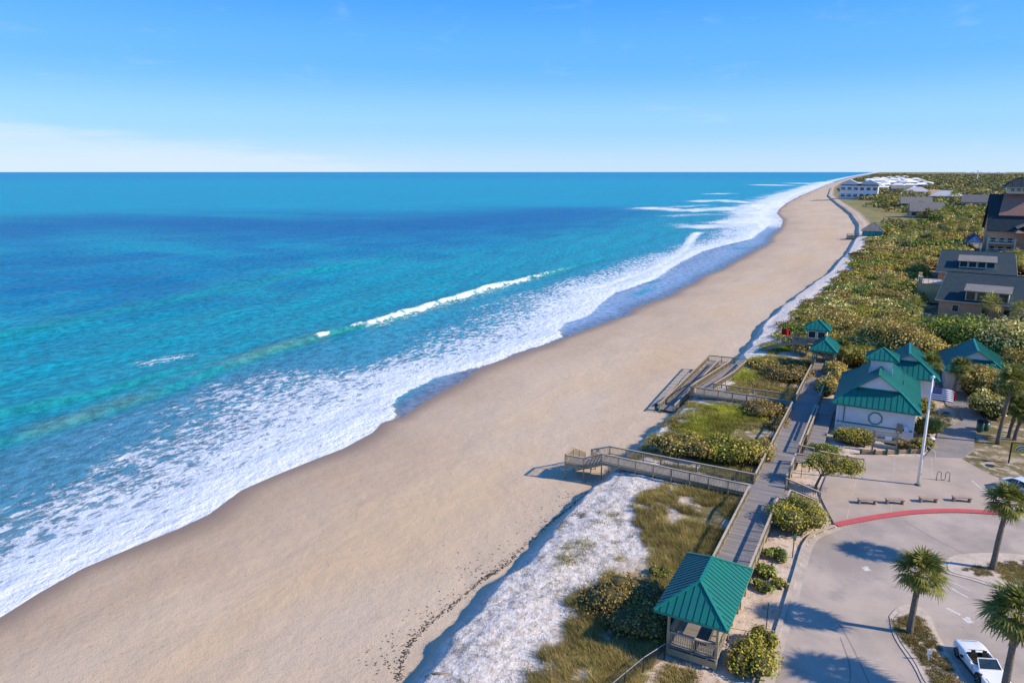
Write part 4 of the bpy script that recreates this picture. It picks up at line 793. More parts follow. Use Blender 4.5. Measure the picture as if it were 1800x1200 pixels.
# shrubs that can be told apart, from the car park up the boardwalk
bush('shrub', (1316, 1172), 2.6, 2.9, 1.5, 'sunny', 'yellow-green shrub on the sand right of the near gazebo', 7)
bush('shrub', (1335, 1135), 1.9, 1.9, 1.3, 'sunny', 'rounder yellow-green shrub closer to kerb, beside the near gazebo', 5)
bush('shrub', (1342, 1033), 1.4, 1.3, 0.75, 'green', 'low spreading green shrub just beyond the near gazebo roof', 4)
bush('shrub', (1371, 1031), 1.2, 1.2, 0.8, 'sunny', 'small green shrub against the kerb opposite the island palm', 4)
bush('shrub', (1346, 1008), 1.5, 1.5, 0.9, 'green', 'small bright green shrub, middle of the three along the boardwalk verge', 4)
bush('shrub', (1362, 979), 1.7, 1.6, 1.0, 'green', 'compact green shrub below the thin signpost', 4)
bush('shrub', (1397, 925), 3.5, 4.2, 2.6, 'sunny', 'large rounded hedge shrub against the boardwalk rail', 10, size=0.2, dens=24)
bush('shrub', (1428, 896), 0.8, 0.8, 0.4, 'brown', 'tiny brown tuft below the stair rail', 3)
bush('clipped_shrub', (1449, 800), 3.2, 2.0, 1.5, 'green', 'clipped green hedge in front of the side ramp', 7)
bush('clipped_shrub', (1496, 777), 3.8, 2.4, 2.0, 'sunny', 'clipped olive hedge against the restroom front wall', 8)
bush('clipped_shrub', (1585, 787), 2.8, 1.4, 1.4, 'brown', 'thin browning shrub below the restroom meter box', 6, dens=15)
bush('clipped_shrub', (1618, 788), 2.2, 1.8, 1.7, 'sunny', 'yellowish shrub at the restroom corner nearest the flagpole', 6)
bush('clipped_shrub', (1629, 765), 2.6, 2.2, 2.6, 'green', 'tall green shrub at the right corner of the restroom', 7)
bush('clipped_shrub', (1625, 722), 2.0, 2.5, 1.8, 'sunny', 'yellow shrub beside the restroom right wall', 5)
bush('clipped_shrub', (1528, 778), 1.4, 1.0, 1.5, 'grape', 'sparse grey-green shrub left of the wooden frame', 4, dens=12)
bush('shrub', (1405, 905), 2.0, 1.6, 1.6, 'green', 'green shrub tucked behind the stair landing rail', 5)
# sea grape hedge between the two walkovers and other dune shrubs
for k_, (px_, w_, d_, h_, pal_, lb_) in enumerate((((1183, 800), 4.4, 3.4, 2.0, 'grape', 'leftmost sea grape of the hedge along the near walkover'), ((1232, 806), 4.6, 3.6, 2.5, 'grape', 'second sea grape from the left of the walkover hedge'),
        ((1283, 813), 4.8, 3.8, 2.8, 'sunny', 'tallest yellowish sea grape near the right of the walkover hedge'), ((1322, 812), 3.6, 3.6, 2.7, 'grape', 'sea grape of the walkover hedge touching the boardwalk rail'))):
    bush('sea_grape', px_, w_, d_, h_, pal_, lb_, 9, size=0.26, dens=17, group='hedge along the near walkover')
bush('dune_shrub', (1345, 730), 4.0, 5.0, 1.5, 'brown', 'brown dune shrub between the switchback walk and boardwalk', 8, size=0.24, dens=14)
bush('dune_shrub', (1370, 752), 2.4, 4.5, 1.2, 'brown', 'low dark shrub pressed against the boardwalk rail', 6, size=0.22, dens=14)
bush('dune_shrub', (1385, 668), 5.0, 5.0, 1.8, 'brown', 'dark dune shrub above the switchback walk', 8, size=0.28, dens=12)
bush('dune_shrub', (1350, 650), 5.0, 4.0, 1.5, 'grape', 'olive dune shrub left of the boardwalk near the pavilion', 8, size=0.28, dens=12)
bush('dune_shrub', (1405, 652), 4.0, 3.6, 1.7, 'brown', 'brown shrub just before the pavilion on its beach side', 7, size=0.28, dens=12)
bush('dune_shrub', (1108, 1075), 4.6, 5.2, 1.8, 'brown', 'dark twiggy shrub in the dune grass left of near gazebo', 9, size=0.17, dens=20)
bush('dune_shrub', (1140, 1110), 2.8, 3.0, 1.4, 'brown', 'low dark shrub against the left side of near gazebo', 6, size=0.17, dens=20)
bush('dune_shrub', (1160, 1015), 1.4, 1.4, 0.7, 'lime', 'small lime green shrub under the near gazebo eave', 4, size=0.14)
# sea grapes round the restrooms
for k_, (px_, w_, d_, h_, pal_, lb_) in enumerate((((1452, 690), 2.2, 5.0, 2.4, 'grape', 'sea grape squeezed between boardwalk and restroom roof'), ((1468, 668), 2.6, 6.0, 3.0, 'grape', 'sea grape filling the strip left of the restroom roof'),
        ((1500, 640), 5.5, 5.0, 3.6, 'sunny', 'golden sea grape behind the left of the restroom roof'), ((1535, 628), 5.5, 5.0, 4.2, 'pale', 'pale sea grape behind the restroom cupola'),
        ((1730, 700), 5.0, 5.0, 5.0, 'grape', 'large dark sea grape right of the shaded path'), ((1738, 730), 4.0, 4.0, 3.4, 'pale', 'pale sparkling sea grape above the waste bins'), ((1765, 690), 5.5, 5.0, 4.6, 'green', 'green sea grape behind the tall leaning palm'),
        ((1795, 668), 6.0, 6.0, 5.0, 'grape', 'sea grape at the right picture edge behind the palms'), ((1640, 655), 3.2, 3.0, 3.6, 'green', 'green sea grape between the two service buildings'), ((1608, 648), 3, 3, 2.6, 'brown', 'low brown sea grape behind second green roof'))):
    bush('sea_grape', px_, w_, d_, h_, pal_, lb_, 11, size=0.30, dens=13)
# canopy sea grapes beyond the buildings, large enough to tell apart
for k_, (x, y, w_, h_, pal_, lb_) in enumerate(((1.5, 140, 10, 6.0, 'grape', 'broad olive sea grape crown behind the restroom cupola'), (10, 146, 9, 7.0, 'green', 'deep green crown in the middle of the thicket behind restrooms'), (19, 142, 10, 7.6, 'pale', 'largest pale cream-leaved crown behind the third green roof'),
        (28, 139, 10, 7.0, 'green', 'green crown at right edge above the third green roof'), (20, 156, 11, 3.4, 'sunny', 'sunlit yellow-green crown behind the pale crown'), (8, 158, 11, 3.2, 'pale', 'pale crown in front of the dark-roofed house'), (30, 155, 10, 3.4, 'grape', 'olive crown below the house palm at right edge'), (-4, 150, 9, 4.6, 'grape', 'olive crown on the left of the restroom thicket'))):
    bush('sea_grape_tree', None, w_, w_*0.9, h_, pal_, lb_, 16, size=0.40, dens=7.5, loc=(x, y, 0), cat='tree')
# the flat-topped tree on the forecourt
tp = PX(1432, 862, ZP); ft = empty('forecourt_tree', (tp.x, tp.y, ZP-0.05), 0, 'small wind-clipped tree with flat green crown and leaning trunk by forecourt', 'tree')
b = MB(); b.tube([(0, 0, -0.2), (0.1, 0.05, 0.7), (0.42, 0.2, 1.7), (0.75, 0.35, 2.4)], [0.16, 0.13, 0.11, 0.08], 8); b.build('trunk', M['bark'], ft, True)
for k, (dx, dy, dz) in enumerate(((-0.9, 0.0, 3.0), (0.9, 0.9, 3.1), (2.2, 0.7, 3.2), (3.4, 1.0, 3.1), (0.2, -0.4, 3.1))):
    b = MB(); b.tube([(0.42, 0.2, 1.7), (0.5+dx*0.45, 0.25+dy*0.5, 2.35), (dx, dy, dz)], [0.07, 0.05, 0.02], 6); b.build('limb', M['bark'], ft, True)
L = [(-0.6, 0.1, 3.0, 0.95, 1.2, 0.75), (0.5, 0.5, 3.05, 1.2, 1.3, 0.95), (1.7, 0.8, 3.0, 1.25, 1.3, 0.95), (2.8, 1.1, 2.9, 1.2, 1.2, 0.9), (3.6, 1.4, 2.75, 0.9, 1.0, 0.9), (1.2, -0.1, 2.7, 1.2, 0.9, 0.6), (2.9, 0.6, 2.55, 1.0, 0.8, 0.6), (0.0, 0.9, 3.3, 0.9, 0.8, 0.6), (2.4, 1.5, 3.2, 1.0, 0.8, 0.6)]
put(leaf_mesh(*lobes_leaves(L, 34, 0.19, 'sunny', low=-0.9)), 'crown', ft); put(core_mesh(L, 0.62), 'dark_core', ft)
for k_, (x, y, h_, s_, lb_) in enumerate(((23, 128, 5.5, 1.2, 'palm rising above the third green roof'), (3.5, 170, 4.5, 1.3, 'palmetto palm in the thicket left of the nearer house'), (33, 148, 5, 1.3, 'palm among the crowns at the right edge'), (-2, 210, 4.0, 1.4, 'short palm in scrub left of the cream terrace'), (5, 250, 5, 1.5, 'palm in scrub left of the further house'))): LATE.append((x, y, h_, s_, lb_))
# ---- the big thicket of sea grape along the dune: nobody could count it
HOUSES = [(6, 30, 178, 222), (7, 40, 222, 275), (24, 80, 318, 392)]
HOUSES += [(-32, -8, 388, 416)]
def free(x, y):
    ok = np.ones(x.shape, bool)
    for a, b_, c_, d_ in HOUSES: ok &= ~((x > a-1.5) & (x < b_+1.5) & (y > c_-2) & (y < d_+2))
    ok &= ~((x > -6.8) & (x < 17.5) & (y < 135.5)); ok &= ~((x > -16.5) & (x < -6.0) & (y < 137)); ok &= ~((x < -12.5) & (y < 137)); ok &= ~((y < 118)); ok &= ~((x > 20) & (x < 34) & (y > 280) & (y < 318))
    return ok
n = 4600; my = 118*np.exp(RNG.random(n)*math.log(430/118.)); mx_ = c_scarp(my)+7.5+RNG.random(n)**0.9*(0.135*my+32-c_scarp(my)-7.5)
mx_ += (vnoise(mx_*0, my, 11, 60)-0.5)*5*(mx_ < c_scarp(my)+11)
ok = free(mx_, my); mx_, my = mx_[ok], my[ok]; dsc = mx_-c_scarp(my)
hh = (0.7+1.5*ss(4, 16, dsc)+1.2*ss(18, 35, dsc))*(0.55+0.9*RNG.random(len(mx_)))*(0.6+0.9*vnoise(mx_, my, 16, 61)); hh = np.clip(hh*0.8, 0.45, 4.0); hh = np.where((mx_ > 4) & (my > 163) & (my < 184), np.minimum(hh, 1.2), hh)
rr = (1.2+2.0*RNG.random(len(mx_))**1.5)*(1+my/500)
zz = ground(mx_, my); tp_ = vnoise(mx_, my, 11, 62, 4)*0.85+RNG.random(len(mx_))*0.15
Cs, Ns, Ss, Ks, LB = [], [], [], [], []
for x, y, h_, r_, z_, t in zip(mx_, my, hh, rr, zz, tp_):
    pal_ = 'grape' if t < 0.48 else 'sunny' if t < 0.55 else 'green' if t < 0.61 else 'pale' if t < 0.70 else 'brown'
    if t < 0.30: pal_ = 'brown'
    lb_ = (x, y, z_+h_*0.35, r_, r_*(0.9+0.5*random.random()), h_*0.72); sz = 0.0028*y+0.05; LB.append(lb_)
    o_ = lobes_leaves([lb_], 1.25/(sz*sz*0.55), sz*0.85, pal_, 0.14, low=-0.1); Cs.append(o_[0]); Ns.append(o_[1]); Ss.append(o_[2]); Ks.append(o_[3])
th = put(leaf_mesh(np.concatenate(Cs), np.concatenate(Ns), np.concatenate(Ss), np.concatenate(Ks), 'dune_thicket'), 'dune_thicket'); tag(th, 'dense olive sea grape thicket covering the dune behind the beach', 'thicket', kind='stuff')
tk = put(core_mesh(LB, 0.82, 'thicket_cores'), 'thicket_cores'); tag(tk, 'dark solid cores added inside the dune thicket', 'thicket', kind='stuff')
print('thicket leaves', sum(map(len, Cs)), len(LB))
# ---- far woodland out to the horizon
n = 5200; D_ = 415*np.exp(RNG.random(n)**0.9*math.log(9000/415.)); aa = RNG.uniform(-0.16, 0.22, n); fx = D_*np.sin(aa); fy = D_*np.cos(aa); dsc = fx-c_scarp(fy)
keep = (dsc > 9+0.01*fy) & ~((dsc < 45) & (fy > 470) & (fy < 960) & (RNG.random(n) < 0.93)) & free(fx, fy); fx, fy, dsc = fx[keep], fy[keep], dsc[keep]
Cs, Ns, Ss, Ks = [], [], [], []
fz = ground(fx, fy, False); tp_ = vnoise(fx, fy, 120, 63)
for x, y, z_, t, ds in zip(fx, fy, fz, tp_, dsc):
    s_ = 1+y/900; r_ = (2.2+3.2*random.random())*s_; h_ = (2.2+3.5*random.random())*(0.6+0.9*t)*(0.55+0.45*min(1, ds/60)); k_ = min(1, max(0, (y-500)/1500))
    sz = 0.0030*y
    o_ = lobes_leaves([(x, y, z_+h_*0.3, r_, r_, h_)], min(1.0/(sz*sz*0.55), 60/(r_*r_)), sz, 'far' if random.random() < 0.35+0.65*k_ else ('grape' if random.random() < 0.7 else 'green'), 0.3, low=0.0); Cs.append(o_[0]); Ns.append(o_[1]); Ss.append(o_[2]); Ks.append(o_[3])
fw = put(leaf_mesh(np.concatenate(Cs), np.concatenate(Ns), np.concatenate(Ss), np.concatenate(Ks), 'far_woodland'), 'far_woodland'); tag(fw, 'grey-green woodland and scrub stretching to the horizon', 'woodland', kind='stuff')
print('far leaves', sum(map(len, Cs)))
# ---- dune grass
c_gn = curve([(1195, 838), (1130, 868), (1110, 920), (1090, 960), (1060, 1010), (1003, 1060), (1040, 1095), (1062, 1130), (1050, 1205)], 3.7)
def tufts(xs_, ys_, per, h0, h1, wd, cols, name, label, spread=0.22):
    n = len(xs_); X_ = np.repeat(xs_, per)+RNG.normal(size=n*per)*spread; Y_ = np.repeat(ys_, per)+RNG.normal(size=n*per)*spread; Z_ = ground(X_, Y_)-0.03
    a = RNG.random(n*per)*2*math.pi; h_ = (h0+(h1-h0)*RNG.random(n*per))*np.repeat(0.6+0.6*RNG.random(n), per); lean = 0.35+0.5*RNG.random(n*per)
    dx, dy = np.cos(a), np.sin(a); wx, wy = -dy*wd/2, dx*wd/2; o_ = np.zeros_like(X_)
    cs = np.array(cols); k = cs[RNG.integers(0, len(cs), n)]*(0.8+0.45*RNG.random((n, 1)))*(0.55+0.95*vnoise(xs_, ys_, 2.4, 97))[:, None]; h_ = h_*np.repeat(0.5+1.0*vnoise(xs_, ys_, 1.7, 98), per); k = np.repeat(k, per*3, 0)*(0.85+0.3*np.repeat(RNG.random((n*per, 1)), 3, 0))
    P0 = np.stack([X_-wx, Y_-wy, Z_], 1); P1 = np.stack([X_+wx, Y_+wy, Z_], 1); P2 = np.stack([X_+dx*h_*lean-0.12*h_, Y_+dy*h_*lean, Z_+h_*0.9], 1)
    V_ = np.stack([P0, P1, P2], 1).reshape(-1, 3)
    o = put(np_mesh(name, V_, np.arange(len(V_)).reshape(-1, 3), M['blade'], cols=k), name); return tag(o, label, 'grass', kind='stuff')
OL = [(0.30, 0.26, 0.07), (0.38, 0.30, 0.10), (0.22, 0.215, 0.055), (0.44, 0.33, 0.13), (0.25, 0.18, 0.07)]
n = 15000; gy = RNG.uniform(33, 68.3, n); gx = RNG.uniform(-25, -10.9, n)
m_ = (gx > c_gn(gy)+(vnoise(gx, gy, 3, 70)-0.5)*3.2) & (vnoise(gx, gy, 2.6, 71) > 0.38) & ~((gx > -11.6) & (gy < 50)); gx, gy = gx[m_], gy[m_]
tufts(gx, gy, 26, 0.25, 0.65, 0.03, OL, 'dune_grass', 'olive-brown dune grass between white sand and boardwalk')
n = 6500; gy = RNG.uniform(72.5, 98, n); gx = RNG.uniform(-26, -11, n); m_ = (gx > c_scarp(gy)+0.4) & (vnoise(gx, gy, 2.4, 72) > 0.42); gx, gy = gx[m_], gy[m_]
tufts(gx, gy, 18, 0.2, 0.5, 0.04, OL+[(0.2, 0.21, 0.04)], 'dune_grass', 'patchy olive dune grass between the two walkovers')
n = 6000; gy = RNG.uniform(102.5, 131, n); gx = RNG.uniform(-25, -11, n); m_ = (gx > c_scarp(gy)+4.5) & (vnoise(gx, gy, 3, 73) > 0.4); gx, gy = gx[m_], gy[m_]
tufts(gx, gy, 12, 0.3, 0.7, 0.07, OL, 'dune_grass', 'olive dune grass beyond the switchback ramp')
n = 5000; gy = RNG.uniform(26, 72, n); gx = c_scarp(gy)+RNG.random(n)**0.8*15; m_ = (vnoise(gx, gy, 1.8, 74) > 0.44); gx, gy = gx[m_], gy[m_]
tufts(gx, gy, 7, 0.08, 0.3, 0.03, [(0.24, 0.20, 0.11), (0.17, 0.15, 0.07), (0.30, 0.25, 0.15), (0.13, 0.12, 0.07)], 'sparse_dune_grass', 'thin dry sprigs dotting the white dune sand', 0.14)
n = 900; gy = RNG.uniform(46, 60, n); gx = c_scarp(gy)+0.8+RNG.random(n)*4.5; m_ = (vnoise(gx, gy, 2.2, 79) > 0.58); tufts(gx[m_], gy[m_], 14, 0.1, 0.3, 0.045, [(0.2, 0.2, 0.04), (0.24, 0.19, 0.06)], 'edge_grass', 'yellow-green creeping tufts along the dune edge')
def px_tufts(pts, n, per, h0, h1, wd, cols, name, label, r=0.6):
    xs_, ys_ = [], []
    for a, b_, rx in pts:
        c_ = PX(a, b_, ZP); k = n//len(pts); q = RNG.normal(size=(k, 2))*rx*0.5; xs_.append(c_.x+q[:, 0]); ys_.append(c_.y+q[:, 1])
    return tufts(np.concatenate(xs_), np.concatenate(ys_), per, h0, h1, wd, cols, name, label)
px_tufts([(1255, 745, 3.6), (1275, 728, 3.2), (1225, 760, 2.6), (1310, 735, 2.6)], 2600, 16, 0.2, 0.5, 0.06, [(0.34, 0.37, 0.035), (0.42, 0.40, 0.05), (0.24, 0.29, 0.03)], 'creeper_patch', 'bright yellow-green creeping plants between the walkovers')
px_tufts([(1328, 660, 3.4), (1345, 640, 3.0), (1312, 668, 2.6), (1370, 615, 3.0)], 2200, 16, 0.2, 0.5, 0.07, [(0.32, 0.37, 0.035), (0.40, 0.39, 0.045), (0.22, 0.28, 0.03)], 'creeper_patch', 'bright green creeping plants beside the switchback ramp')
TURF = [(0.34, 0.23, 0.06), (0.28, 0.21, 0.06), (0.22, 0.17, 0.05), (0.20, 0.19, 0.05)]
def turf(pts, n, name, label):
    w = [PX(a, b_, ZP+0.09) for a, b_ in pts]; xs_ = RNG.uniform(min(p.x for p in w), max(p.x for p in w), n); ys_ = RNG.uniform(min(p.y for p in w), max(p.y for p in w), n); ins = np.zeros(n, bool)
    for i in range(len(w)):
        a, b_ = w[i], w[(i+1) % len(w)]; c_ = ((a.y > ys_) != (b_.y > ys_)) & (xs_ < (b_.x-a.x)*(ys_-a.y)/(b_.y-a.y+1e-9)+a.x); ins ^= c_
    ins &= vnoise(xs_, ys_, 0.9, 81) > 0.33
    xs_, ys_ = xs_[ins], ys_[ins]; o = tufts(xs_, ys_, 12, 0.05, 0.14, 0.04, TURF, name, label, 0.1); o.location.z = ZP+0.09-GZ+0.03
    return o
turf([(1568, 1090), (1600, 1080), (1625, 1088), (1642, 1120), (1690, 1200), (1650, 1215), (1610, 1150), (1575, 1110)], 3000, 'island_turf', 'dry golden turf round the single short palm')
turf([(1690, 1000), (1730, 990), (1800, 985), (1840, 1000), (1800, 1030), (1750, 1012), (1710, 1012)], 2600, 'island_turf', 'dry golden turf round the tall right palm')
n = 1500; gx = RNG.uniform(9, 24, n); gy = RNG.uniform(88, 112, n); m_ = vnoise(gx, gy, 2, 84) > 0.5; tufts(gx[m_], gy[m_], 7, 0.05, 0.16, 0.05, TURF+[(0.12, 0.13, 0.04)], 'leaf_litter', 'brown leaf litter and weeds under the right-hand palms', 0.25)
n = 700; gx = RNG.uniform(-7.3, -4.9, n); gy = RNG.uniform(42, 66, n); m_ = vnoise(gx, gy, 1.6, 85) > 0.55; tufts(gx[m_], gy[m_], 6, 0.05, 0.14, 0.04, TURF, 'verge_weeds', 'dry weeds scattered on the sandy verge', 0.15)
n = 700; gx = RNG.uniform(5.2, 8.3, n); gy = RNG.uniform(101, 110, n); tufts(gx, gy, 9, 0.1, 0.25, 0.08, [(0.12, 0.15, 0.05), (0.18, 0.17, 0.06), (0.09, 0.11, 0.04)], 'ground_cover', 'low ground cover in the bed beside the paver path', 0.2)
n = 420; gx = RNG.uniform(-10.6, -8.6, n); gy = RNG.uniform(37.5, 41.3, n); tufts(gx, gy, 14, 0.15, 0.5, 0.05, OL, 'dune_grass', 'dune grass in front of the near gazebo', 0.2)
n = 2600; gx = RNG.uniform(-19.5, -11.4, n); gy = RNG.uniform(33, 46.5, n); m_ = (vnoise(gx, gy, 2.2, 86) > 0.40) & (gx > -19+(vnoise(gx*0, gy, 2, 87)-0.3)*5); tufts(gx[m_], gy[m_], 24, 0.2, 0.6, 0.03, OL, 'dune_grass', 'dune grass around the dark shrub left of near gazebo', 0.22)
# ---- seaweed wrack along the foot of the dune scarp
wl = [PX(a, b_, 2.0) for a, b_ in ((1035, 872), (1000, 897), (960, 925), (905, 975), (872, 1003), (850, 1015), (800, 1058), (745, 1100), (712, 1145), (700, 1190))]; wp = smooth_pts(wl, 14); bb = MB()
for p in wp:
    for k in range(7):
        x, y = p.x+random.gauss(0, 0.16), p.y+random.gauss(0, 0.16)
        if random.random() < 0.25: x -= abs(random.gauss(0, 1.6))
        z = gz(x, y)+0.02; a = random.uniform(0, 6.3); l_ = random.uniform(0.03, 0.10)
        bb.bar((x-math.cos(a)*l_, y-math.sin(a)*l_, z), (x+math.cos(a)*l_, y+math.sin(a)*l_, z), random.uniform(0.02, 0.06), 0.03)
tag(bb.build('seaweed_wrack', M['wrack']), 'dark dried seaweed line at the foot of the dune scarp', 'seaweed', kind='stuff')
# ------------------------------------------------------------------ sabal palms
def frond_mesh(seed, pet=1.0, rad=1.05, m='frond', nb=20, droop=0.4):
    r = random.Random(seed); V_, F_ = [], []
    def q(*p): V_.extend(p); i = len(V_)-4; F_.append((i, i+1, i+2, i+3))
    q((0, -0.035, 0), (0, 0.035, 0), (pet, 0.02, 0.06), (pet, -0.02, 0.06))
    for k in range(nb):
        a = math.radians(-125+250*k/(nb-1)+r.uniform(-4, 4)); l_ = rad*(0.62+0.38*math.cos(a*0.62))*r.uniform(0.88, 1.08); ca, sa = math.cos(a), math.sin(a); nx, ny = -sa, ca; dr = droop*r.uniform(0.6, 1.4); w = 0.055
        b0 = (pet-0.02, 0, 0.06); m1 = (pet+ca*l_*0.5, sa*l_*0.5, 0.06+0.07-abs(sa)*0.05); t1 = (pet+ca*l_*0.96, sa*l_*0.96, 0.06-dr*l_*0.55)
        q((b0[0]-nx*0.01, b0[1]-ny*0.01, b0[2]), (b0[0]+nx*0.01, b0[1]+ny*0.01, b0[2]), (m1[0]+nx*w, m1[1]+ny*w, m1[2]), (m1[0]-nx*w, m1[1]-ny*w, m1[2]))
        q((m1[0]-nx*w, m1[1]-ny*w, m1[2]), (m1[0]+nx*w, m1[1]+ny*w, m1[2]), (t1[0]+nx*0.008, t1[1]+ny*0.008, t1[2]), (t1[0]-nx*0.008, t1[1]-ny*0.008, t1[2]))
    return V_, F_
def fm(seed, **k):
    v_, f_ = frond_mesh(seed, **{a: b_ for a, b_ in k.items() if a != 'm'}); return np_mesh('frond', np.array(v_), np.array(f_), M[k.get('m', 'frond')])
FR = [fm(i) for i in range(4)]; DF = [fm(20+i, pet=0.75, rad=0.75, m='deadfrond', nb=13, droop=1.1) for i in range(2)]
def crown_dirs(n, seed, lo=-38):
    r = random.Random(seed); out_ = []
    for k in range(n):
        el_ = lo+(88-lo)*(k/(n-1))**1.15; out_.append((k*2.39996+r.uniform(-0.2, 0.2), math.radians(el_+r.uniform(-7, 7)), r.uniform(0.85, 1.1)))
    return out_
def trunk(e, h, lean, r0=0.24, r1=0.17, seed=0):
    r = random.Random(seed); b = MB(); N_ = 9; pts = []; rs_ = []
    for k in range(N_+1):
        t = k/N_; pts.append((lean[0]*t*t*0.7+lean[0]*t*0.3, lean[1]*t*t*0.7+lean[1]*t*0.3, -0.25+(h+0.25)*t)); rs_.append((r0+(r1-r0)*t)*(1+0.16*(k == 0))*r.uniform(0.95, 1.05))
    b.tube(pts, rs_, 10); o = b.build('trunk', M['trunk'], e, True); return Vector(pts[-1])
def palm(px, h, lean, label, sc=1.0, seed=1, n=40, dead=7, detail=True, base=None, r0=0.24, z=ZP+0.05):
    p = PX(*px, ZP) if base is None else Vector(base); e = empty('sabal_palm' if detail else 'palm_tree', (p.x, p.y, z), 0, label, 'palm'); top = trunk(e, h, lean, r0, r0*0.72, seed)
    if detail:
        for k, (a, el_, s_) in enumerate(crown_dirs(n, seed)):
            o = put(FR[k % 4], 'frond', e, top, 0, s_*sc); o.rotation_euler = (random.uniform(-0.25, 0.25), -el_, a)
        for k in range(dead):
            o = put(DF[k % 2], 'dead_frond', e, top-Vector((0, 0, 0.08)), 0, sc*random.uniform(0.8, 1.1)); o.rotation_euler = (0, math.radians(random.uniform(42, 78)), k*2.39996+seed)
        b = MB(); b.tube([top-Vector((0, 0, 0.55)), top-Vector((0, 0, 0.2)), top+Vector((0, 0, 0.15))], [r0*0.75, r0*1.15, r0*0.7], 9); b.build('boot_skirt', M['deadfrond'], e, True)
    else:
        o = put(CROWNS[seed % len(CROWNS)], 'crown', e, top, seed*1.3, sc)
    return e
def joined_crown(seed, n, nb, m='frond', coco=False):
    V_, F_ = [], []
    for k, (a, el_, s_) in enumerate(crown_dirs(n, seed, -45)):
        v_, f_ = frond_mesh(seed*31+k, nb=nb, pet=1.1, rad=1.1) ; R_ = Matrix.Rotation(a, 3, 'Z') @ Matrix.Rotation(-el_, 3, 'Y'); i0 = len(V_)
        V_ += [tuple(R_ @ (Vector(q)*s_)) for q in v_]; F_ += [tuple(i+i0 for i in f) for f in f_]
    return np_mesh('crown', np.array(V_), np.array(F_), M[m])
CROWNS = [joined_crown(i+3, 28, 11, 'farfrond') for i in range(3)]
palm((1598, 1113), 4.7, (0.15, 0.05), 'short stout palm alone on the left sand island', 1.02, 1)
palm((1744, 1001), 5.8, (0.35, 0.4), 'tall palm on the right sand island in front of the red kerb', 1.0, 2, z=ZP+0.08)
palm(None, 6.0, (0.1, 0.45), 'largest palm, at the bottom right in front of the convertible', 1.12, 3, base=(8.55, 47.25, 0), n=46)
palm((1628, 690), 4.3, (0.25, 0.2), 'palm beside the restroom roof, left of the flag', 0.95, 4)
palm((1673, 701), 4.6, (0.5, 0.2), 'slim leaning palm right of the flag in front of the dark doorway', 0.95, 5)
palm((1753, 779), 7.6, (0.6, 0.3), 'tallest palm, leaning right beside the paver path', 1.15, 6, n=46)
palm((1773, 768), 4.0, (0.4, 0.1), 'shorter palm just right of the tallest palm', 1.0, 7)
palm((1783, 772), 3.5, (0.5, 0.1), 'low palm behind the yellow sign', 0.95, 8)
palm((1478, 646), 3.4, (0.1, 0.1), 'small round palm beside the far pavilion', 0.85, 9)
for k_, (px_, zz_, h_, sc_, lb_) in enumerate((((1731, 566), 4, 4.0, 1.35, 'palm in front of the nearer dark-roofed house'), ((1785, 590), 4, 5.0, 1.1, 'palm against the cream wall at the right edge'), ((1597, 452), 4, 11, 1.7, 'tall palm standing alone above the dark hedge'), ((1587, 456), 4, 8.5, 1.6, 'shorter palm left of the tall hedge palm'),
        ((1782, 482), 4, 5, 1.6, 'palm right of the further dark-roofed house'), ((1716, 425), 4, 6.5, 2.0, 'bright palm left of the tall tower house'), ((1664, 425), 4, 7, 2.0, 'palm right of the hedge by the pool terrace'), ((1690, 420), 4, 7, 2.0, 'palm standing at the white pool umbrellas'), ((1640, 432), 4, 5, 1.8, 'low palm in the hedge garden'), ((1655, 400), 4, 8, 2.2, 'palm behind the garden hedge'), ((1700, 398), 4, 9, 2.2, 'palm in front of the grey house row'), ((1675, 362), 5, 9, 3.2, 'yellowing palm by the pale blue house'))):
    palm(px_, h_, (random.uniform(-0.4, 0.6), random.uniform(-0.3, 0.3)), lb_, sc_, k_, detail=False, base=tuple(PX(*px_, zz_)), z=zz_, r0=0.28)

for k_, (x, y, h_, s_, lb_) in enumerate(LATE): palm(None, h_, (0.3, 0.1), lb_, s_, k_+1, detail=False, base=(x, y, 0), z=gz(x, y)-0.05)
